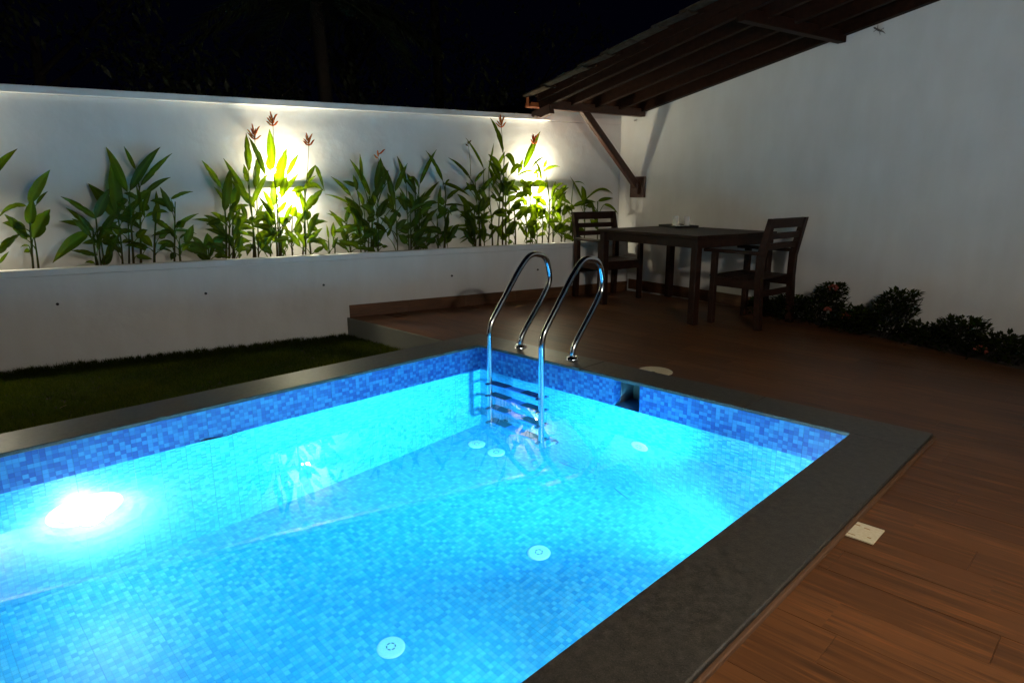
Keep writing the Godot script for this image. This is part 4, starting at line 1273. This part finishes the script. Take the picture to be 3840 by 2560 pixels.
# ---------------------------------------------------------------- furniture
func make_chair(label: String, where: Vector3, turn: float) -> Node3D:
	# local x is the way the sitter faces
	var t := thing("armchair", label, "chair", where, turn, "wooden armchairs at the table")
	var w := 0.58
	var d := 0.48
	for s in [-1.0, 1.0]:
		var z: float = s * (w / 2 - 0.025)
		obj("front_leg", box(Vector3(0.05, 0.63, 0.05), Vector3(d / 2 - 0.025, 0.315, z), 0.005), M.dark_wood, t)
		var st := new_st()
		prism(st, PackedVector2Array([Vector2(-d / 2 - 0.03, 0), Vector2(-d / 2 + 0.025, 0), Vector2(-d / 2 + 0.05, 0.42), Vector2(-d / 2 + 0.048, 0.62), Vector2(-d / 2 - 0.03, 0.93), Vector2(-d / 2 - 0.078, 0.93), Vector2(-d / 2 - 0.012, 0.6), Vector2(-d / 2 - 0.008, 0.42)]), z - 0.024, z + 0.024)
		obj("rear_leg", st, M.dark_wood, t)
		obj("armrest", box(Vector3(d + 0.06, 0.028, 0.07), Vector3(0.045, 0.644, z), 0.008), M.dark_wood, t)
		obj("side_rail", box(Vector3(d - 0.1, 0.075, 0.03), Vector3(0.0, 0.375, z), 0.003), M.dark_wood, t)
	obj("front_rail", box(Vector3(0.028, 0.075, w - 0.1), Vector3(d / 2 - 0.026, 0.375, 0), 0.003), M.dark_wood, t)
	obj("rear_rail", box(Vector3(0.028, 0.05, w - 0.1), Vector3(-d / 2 + 0.018, 0.3, 0), 0.003), M.dark_wood, t)
	for k in 6:
		obj("seat_slat", box(Vector3(0.07, 0.018, w - 0.03), Vector3(-d / 2 + 0.085 + k * 0.075, 0.422, 0), 0.004), M.dark_wood, t)
	var tilt := 0.235
	for q in [[0.89, 0.08], [0.785, 0.05], [0.7, 0.05]]:
		var x: float = -d / 2 + 0.016 - (q[0] - 0.61) * 0.222
		var st := new_st()
		cbox(st, Transform3D(Basis(Vector3(0, 0, 1), tilt), Vector3(x, q[0], 0)), Vector3(0.024, q[1], w - 0.098), 0.004)
		obj("back_rail", st, M.dark_wood, t)
	return t

func table_and_chairs() -> void:
	var dir := -deg_to_rad(14.0)
	var c := Vector3(0.72, 0, -1.86) + Basis(Vector3.UP, dir) * Vector3(-0.66, 0, -0.51) + Vector3(0, DECK, 0)
	var t := thing("dining_table", "dark wooden dining table holding a tray of glasses in the corner", "table", c, dir)
	for k in 8:
		obj("top_board", box(Vector3(1.36, 0.026, 0.1275), Vector3(0, 0.767, -0.455 + k * 0.13), 0.003), M.dark_wood, t)
	for s in [-1.0, 1.0]:
		obj("apron", box(Vector3(1.2, 0.085, 0.025), Vector3(0, 0.71, s * 0.465), 0.003), M.dark_wood, t)
		obj("apron", box(Vector3(0.025, 0.085, 0.86), Vector3(s * 0.625, 0.71, 0), 0.003), M.dark_wood, t)
		for u in [-1.0, 1.0]:
			obj("leg", box(Vector3(0.07, 0.752, 0.07), Vector3(s * 0.628, 0.376, u * 0.468), 0.005), M.dark_wood, t)
	make_chair("dark wooden armchair at the right end of the table, beside the shrubs", Vector3(1.01, DECK, -2.35), deg_to_rad(180.0 - 5.7))
	make_chair("dark wooden armchair at the left end of the table, against the planter", Vector3(-0.75, DECK, -2.6), -deg_to_rad(16.3))
	# tray and glasses
	var ty := DECK + 0.7805
	var tray := thing("serving_tray", "dark serving tray with a white mat on the table", "tray", Vector3(-0.1, ty, -2.93), -deg_to_rad(30.0))
	var st := new_st()
	cbox(st, at(0, 0.005, 0), Vector3(0.38, 0.01, 0.26), 0.004)
	for s in [-1.0, 1.0]:
		cbox(st, at(0, 0.014, s * 0.126), Vector3(0.38, 0.018, 0.008), 0.003)
		cbox(st, at(s * 0.186, 0.014, 0), Vector3(0.008, 0.018, 0.243), 0.003)
	obj("tray_body", st, M.black_metal, tray)
	obj("paper_mat", box(Vector3(0.34, 0.001, 0.22), Vector3(0, 0.0108, 0), 0.0003), M.white_plastic, tray)
	for q in [[Vector3(-0.15, 0, -2.96), "drinking glass standing upside down on the tray, left one"], [Vector3(-0.06, 0, -3.03), "drinking glass standing upside down on the tray, right one"]]:
		st = new_st()
		lathe(st, [Vector2(0.033, 0.0), Vector2(0.0305, 0.098), Vector2(0.0, 0.1)], 24, Transform3D())
		var prof := [Vector2(0.0, 0.088), Vector2(0.028, 0.086), Vector2(0.031, 0.0)]
		lathe(st, prof, 24, Transform3D())
		var g := obj("drinking_glass", st, M.glass)
		g.position = q[0] + Vector3(0, ty + 0.0125, 0)
		tag(g, q[1], "glass", "glasses on the tray")

# ---------------------------------------------------------------- ladder
func ladder() -> void:
	var t := thing("pool_ladder", "stainless steel pool ladder with two arched handrails over the coping", "pool ladder", Vector3(0.531, 0, 0))
	for x in [-0.25, 0.25]:
		var st := new_st()
		var pts := [Vector3(x, 0.0, -0.153), Vector3(x, 0.075, -0.153), Vector3(x, 0.36, -0.408), Vector3(x, 0.47, -0.485), Vector3(x, 0.655, -0.435), Vector3(x, 0.69, -0.26), Vector3(x, 0.585, -0.145), Vector3(x, 0.205, 0.163), Vector3(x, -1.14, 0.163), Vector3(x, -1.14, 0.03)]
		var run := rounded(pts, 0.075, 6)
		tube(st, run, [0.0205], 18)
		obj("handrail", st, M.steel, t)
		st = new_st()
		lathe(st, [Vector2(0.0, 0.016), Vector2(0.03, 0.016), Vector2(0.036, 0.02), Vector2(0.044, 0.012), Vector2(0.048, 0.0005)], 28, at(x, 0, -0.153))
		obj("flange", st, M.steel, t)
		st = new_st()
		lathe(st, [Vector2(0.0, 0.03), Vector2(0.024, 0.026), Vector2(0.026, 0.0), Vector2(0.0, -0.001)], 18, Transform3D(Basis(Vector3(1, 0, 0), Vector3(0, 0, -1), Vector3(0, 1, 0)), Vector3(x, -1.14, 0.034)))
		obj("wall_bumper", st, M.navy_plastic, t)
	for k in 4:
		var y := -0.255 - 0.258 * k
		var st := new_st()
		cbox(st, at(0, y, 0.15), Vector3(0.455, 0.026, 0.075), 0.006)
		var step := obj("step", st, M.step_mid, t)
		for s in [-1.0, 1.0]:
			obj("tread_grip", box(Vector3(0.155, 0.008, 0.077), Vector3(s * 0.15, y + 0.016, 0.15), 0.002), M.navy_plastic, step)
			st = new_st()
			var prof := PackedVector2Array()
			for i in 13:
				var an := PI * i / 12.0
				prof.append(Vector2(0.058 * cos(an), 0.03 * sin(an) - 0.012))
			prism(st, prof, -0.014, 0.014, Transform3D(Basis(Vector3(0, 0, 1), Vector3(0, 1, 0), Vector3(-1, 0, 0)), Vector3(s * 0.245, y, 0.15)))
			obj("end_bracket", st, M.navy_plastic, step)

# ---------------------------------------------------------------- small things
func disc(called: String, label: String, category: String, where: Vector3, b: Basis, rad: float, m: Material, group: String) -> void:
	var t := thing(called, label, category, where, 0.0, group)
	var st := new_st()
	lathe(st, [Vector2(0.0, 0.008), Vector2(rad * 0.8, 0.008), Vector2(rad * 0.95, 0.006), Vector2(rad, 0.0)], 36, Transform3D(b, Vector3.ZERO))
	obj("cover", st, m, t)
	st = new_st()
	for k in 6:
		var an := TAU * k / 6.0
		cbox(st, Transform3D(b, Vector3.ZERO) * Transform3D(Basis(Vector3.UP, an), Vector3(cos(an), 0, -sin(an)) * rad * 0.3 + Vector3(0, 0.0085, 0)), Vector3(0.006, 0.002, 0.014), 0.0005)
	obj("slots", st, M.grey_plastic, t)

func gecko(where: Vector3, size: float, head: float, label: String) -> void:
	var t := thing("gecko", label, "gecko", where, WALL_TURN, "geckos on the side wall")
	var st := new_st()
	var turn := Basis(Vector3(0, 0, 1), head)
	var spine := []
	var rad := []
	for q in [[0.5, 0.0, 0.01], [0.46, 0.0, 0.045], [0.38, 0.0, 0.06], [0.31, 0.0, 0.042], [0.2, 0.01, 0.062], [0.05, 0.015, 0.068], [-0.08, 0.0, 0.05], [-0.2, -0.02, 0.034], [-0.35, -0.01, 0.022], [-0.5, 0.03, 0.006]]:
		spine.append(turn * Vector3(q[0], q[1], 0.06) * size)
		rad.append(q[2] * size)
	tube(st, spine, rad, 8)
	for q in [[0.22, 1.0, 0.12], [0.22, -1.0, 0.1], [-0.06, 1.0, -0.12], [-0.06, -1.0, -0.1]]:
		var a: Vector3 = turn * Vector3(q[0], q[1] * 0.04, 0.05) * size
		var knee: Vector3 = turn * Vector3(q[0] + q[2] * 0.5, q[1] * 0.14, 0.05) * size
		var foot: Vector3 = turn * Vector3(q[0] + q[2], q[1] * 0.2, 0.01) * size
		tube(st, [a, knee, foot], [0.022 * size, 0.016 * size, 0.014 * size], 6)
		for k in 4:
			var toe: Vector3 = turn * Vector3(q[0] + q[2] + 0.05 * cos(k * 1.0 - 1.0), q[1] * 0.2 + 0.05 * sin(k * 1.0 - 1.5), 0.008) * size
			tube(st, [foot, toe], [0.007 * size, 0.005 * size], 4)
	obj("body", st, M.gecko, t)

func small_things() -> void:
	var flat_ := Basis()
	var group := "white round covers in the pool"
	disc("drain_cover", "white round floor drain cover, nearer the left pool wall of the pair", "drain cover", Vector3(0.235, FLOOR, 0.26), flat_, 0.062, M.pool_plastic, group)
	disc("drain_cover", "white round floor drain cover beside its twin, toward the ladder", "drain cover", Vector3(0.426, FLOOR, 0.245), flat_, 0.062, M.pool_plastic, group)
	disc("floor_inlet", "single white round inlet in the middle of the pool floor", "pool inlet", Vector3(1.39, FLOOR, 0.845), flat_, 0.064, M.pool_plastic, group)
	disc("floor_inlet", "white round inlet on the pool floor closest to the camera", "pool inlet", Vector3(1.36, FLOOR, 1.8), flat_, 0.064, M.pool_plastic, group)
	disc("wall_inlet", "white round inlet on the far pool wall below the skimmer", "pool inlet", Vector3(1.453, -0.745, 0.0), Basis(Vector3(1, 0, 0), Vector3(0, 0, 1), Vector3(0, -1, 0)), 0.062, M.pool_plastic, group)
	# covers on the deck
	var st := new_st()
	lathe(st, [Vector2(0.0, 0.006), Vector2(0.1, 0.006), Vector2(0.108, 0.0055), Vector2(0.116, 0.0005)], 40, Transform3D())
	var lid := thing("skimmer_lid", "round beige skimmer lid on the deck behind the far coping", "lid", Vector3(1.31, DECK, -0.362))
	obj("cover", st, M.cream, lid)
	obj("finger_hole", box(Vector3(0.022, 0.0012, 0.008), Vector3(0.01, 0.0062, 0.03), 0.0004), M.twig, lid)
	var plate := thing("drain_plate", "rectangular cream drain plate with worn brown corner on the deck", "drain plate", Vector3(2.963, DECK + 0.0006, 0.904))
	obj("plate", box(Vector3(0.114, 0.005, 0.126), Vector3(0, 0.0025, 0), 0.0015), M.cream, plate)
	st = new_st()
	for q in [[-0.046, -0.045, 0.02, 0.024], [-0.05, -0.01, 0.012, 0.016], [-0.05, 0.015, 0.01, 0.012], [-0.028, -0.036, 0.028, 0.006], [0.01, -0.03, 0.02, 0.005], [-0.03, 0.045, 0.05, 0.004], [0.035, 0.03, 0.012, 0.005]]:
		cbox(st, at(q[0], 0.0052, q[1]), Vector3(q[2], 0.0008, q[3]), 0.0002)
	obj("worn_patches", st, mat(lin(0.3, 0.16, 0.06), 0.8), plate)
	# leaves and twigs
	st = new_st()
	var p := []
	for i in 8:
		var u := i / 7.0
		p.append(Vector3(-0.005 + 0.006 * sin(u * 6.0), 0.004 + 0.003 * sin(u * 9.0), -0.1 + 0.24 * u))
	tube(st, p, [0.002, 0.002, 0.003, 0.0025, 0.003, 0.005, 0.006, 0.002], 6)
	var tw := obj("floating_twig", st, M.twig)
	tw.position = Vector3(0.02, WATER, 1.93)
	tag(tw, "black twig floating at the waterline against the left pool wall", "twig")
	for q in [[Vector3(0.837, 0.004, 0.04), Vector3(0.996, 0.004, 0.026), "sunken twig on the pool floor, right of the ladder foot"], [Vector3(1.312, 0.004, 0.05), Vector3(1.441, 0.004, 0.09), "sunken twig at the foot of the far wall below the inlet"], [Vector3(0.5, 0.004, 0.52), Vector3(0.54, 0.004, 0.5), "tiny sunken twig near the floor drains"]]:
		st = new_st()
		tube(st, [Vector3.ZERO, (q[1] - q[0]) * 0.5 + Vector3(0, 0.002, 0.004), q[1] - q[0]], [0.003, 0.0035, 0.002], 6)
		var o := obj("sunken_twig", st, M.twig)
		o.position = q[0] + Vector3(0, FLOOR, 0)
		tag(o, q[2], "twig", "twigs in the pool")
	var r := RandomNumberGenerator.new()
	r.seed = 3
	for q in [[Vector3(-0.98, DECK + 0.004, -1.45), 0.12, "dry curled leaf on the deck behind the ladder"], [Vector3(-1.14, DECK + 0.004, -1.74), 0.07, "smaller dry leaf on the deck near the planter"], [Vector3(-1.21, -0.19, 2.46), 0.05, "pale fallen petal on the grass"]]:
		var m := leaf_mesh(Vector3(-q[1] / 2, 0, 0), Vector3(q[1] / 2, 0.008, 0.02), q[1] * 0.5, 0.15, Vector3(-q[1] / 2, 0, 0), r)
		var o := put("fallen_leaf", m, M.dry)
		o.position = q[0]
		o.rotation = Vector3(-1.35, 0.8, 0)
		tag(o, q[2], "leaf", "fallen leaves")
	gecko(beside_wall(2.76, 2.365, 0.002), 0.12, -0.55 + PI, "larger gecko on the side wall just under the canopy roof")
	gecko(beside_wall(0.06, 1.915, 0.002), 0.07, PI, "small gecko at the wall corner below the eave")
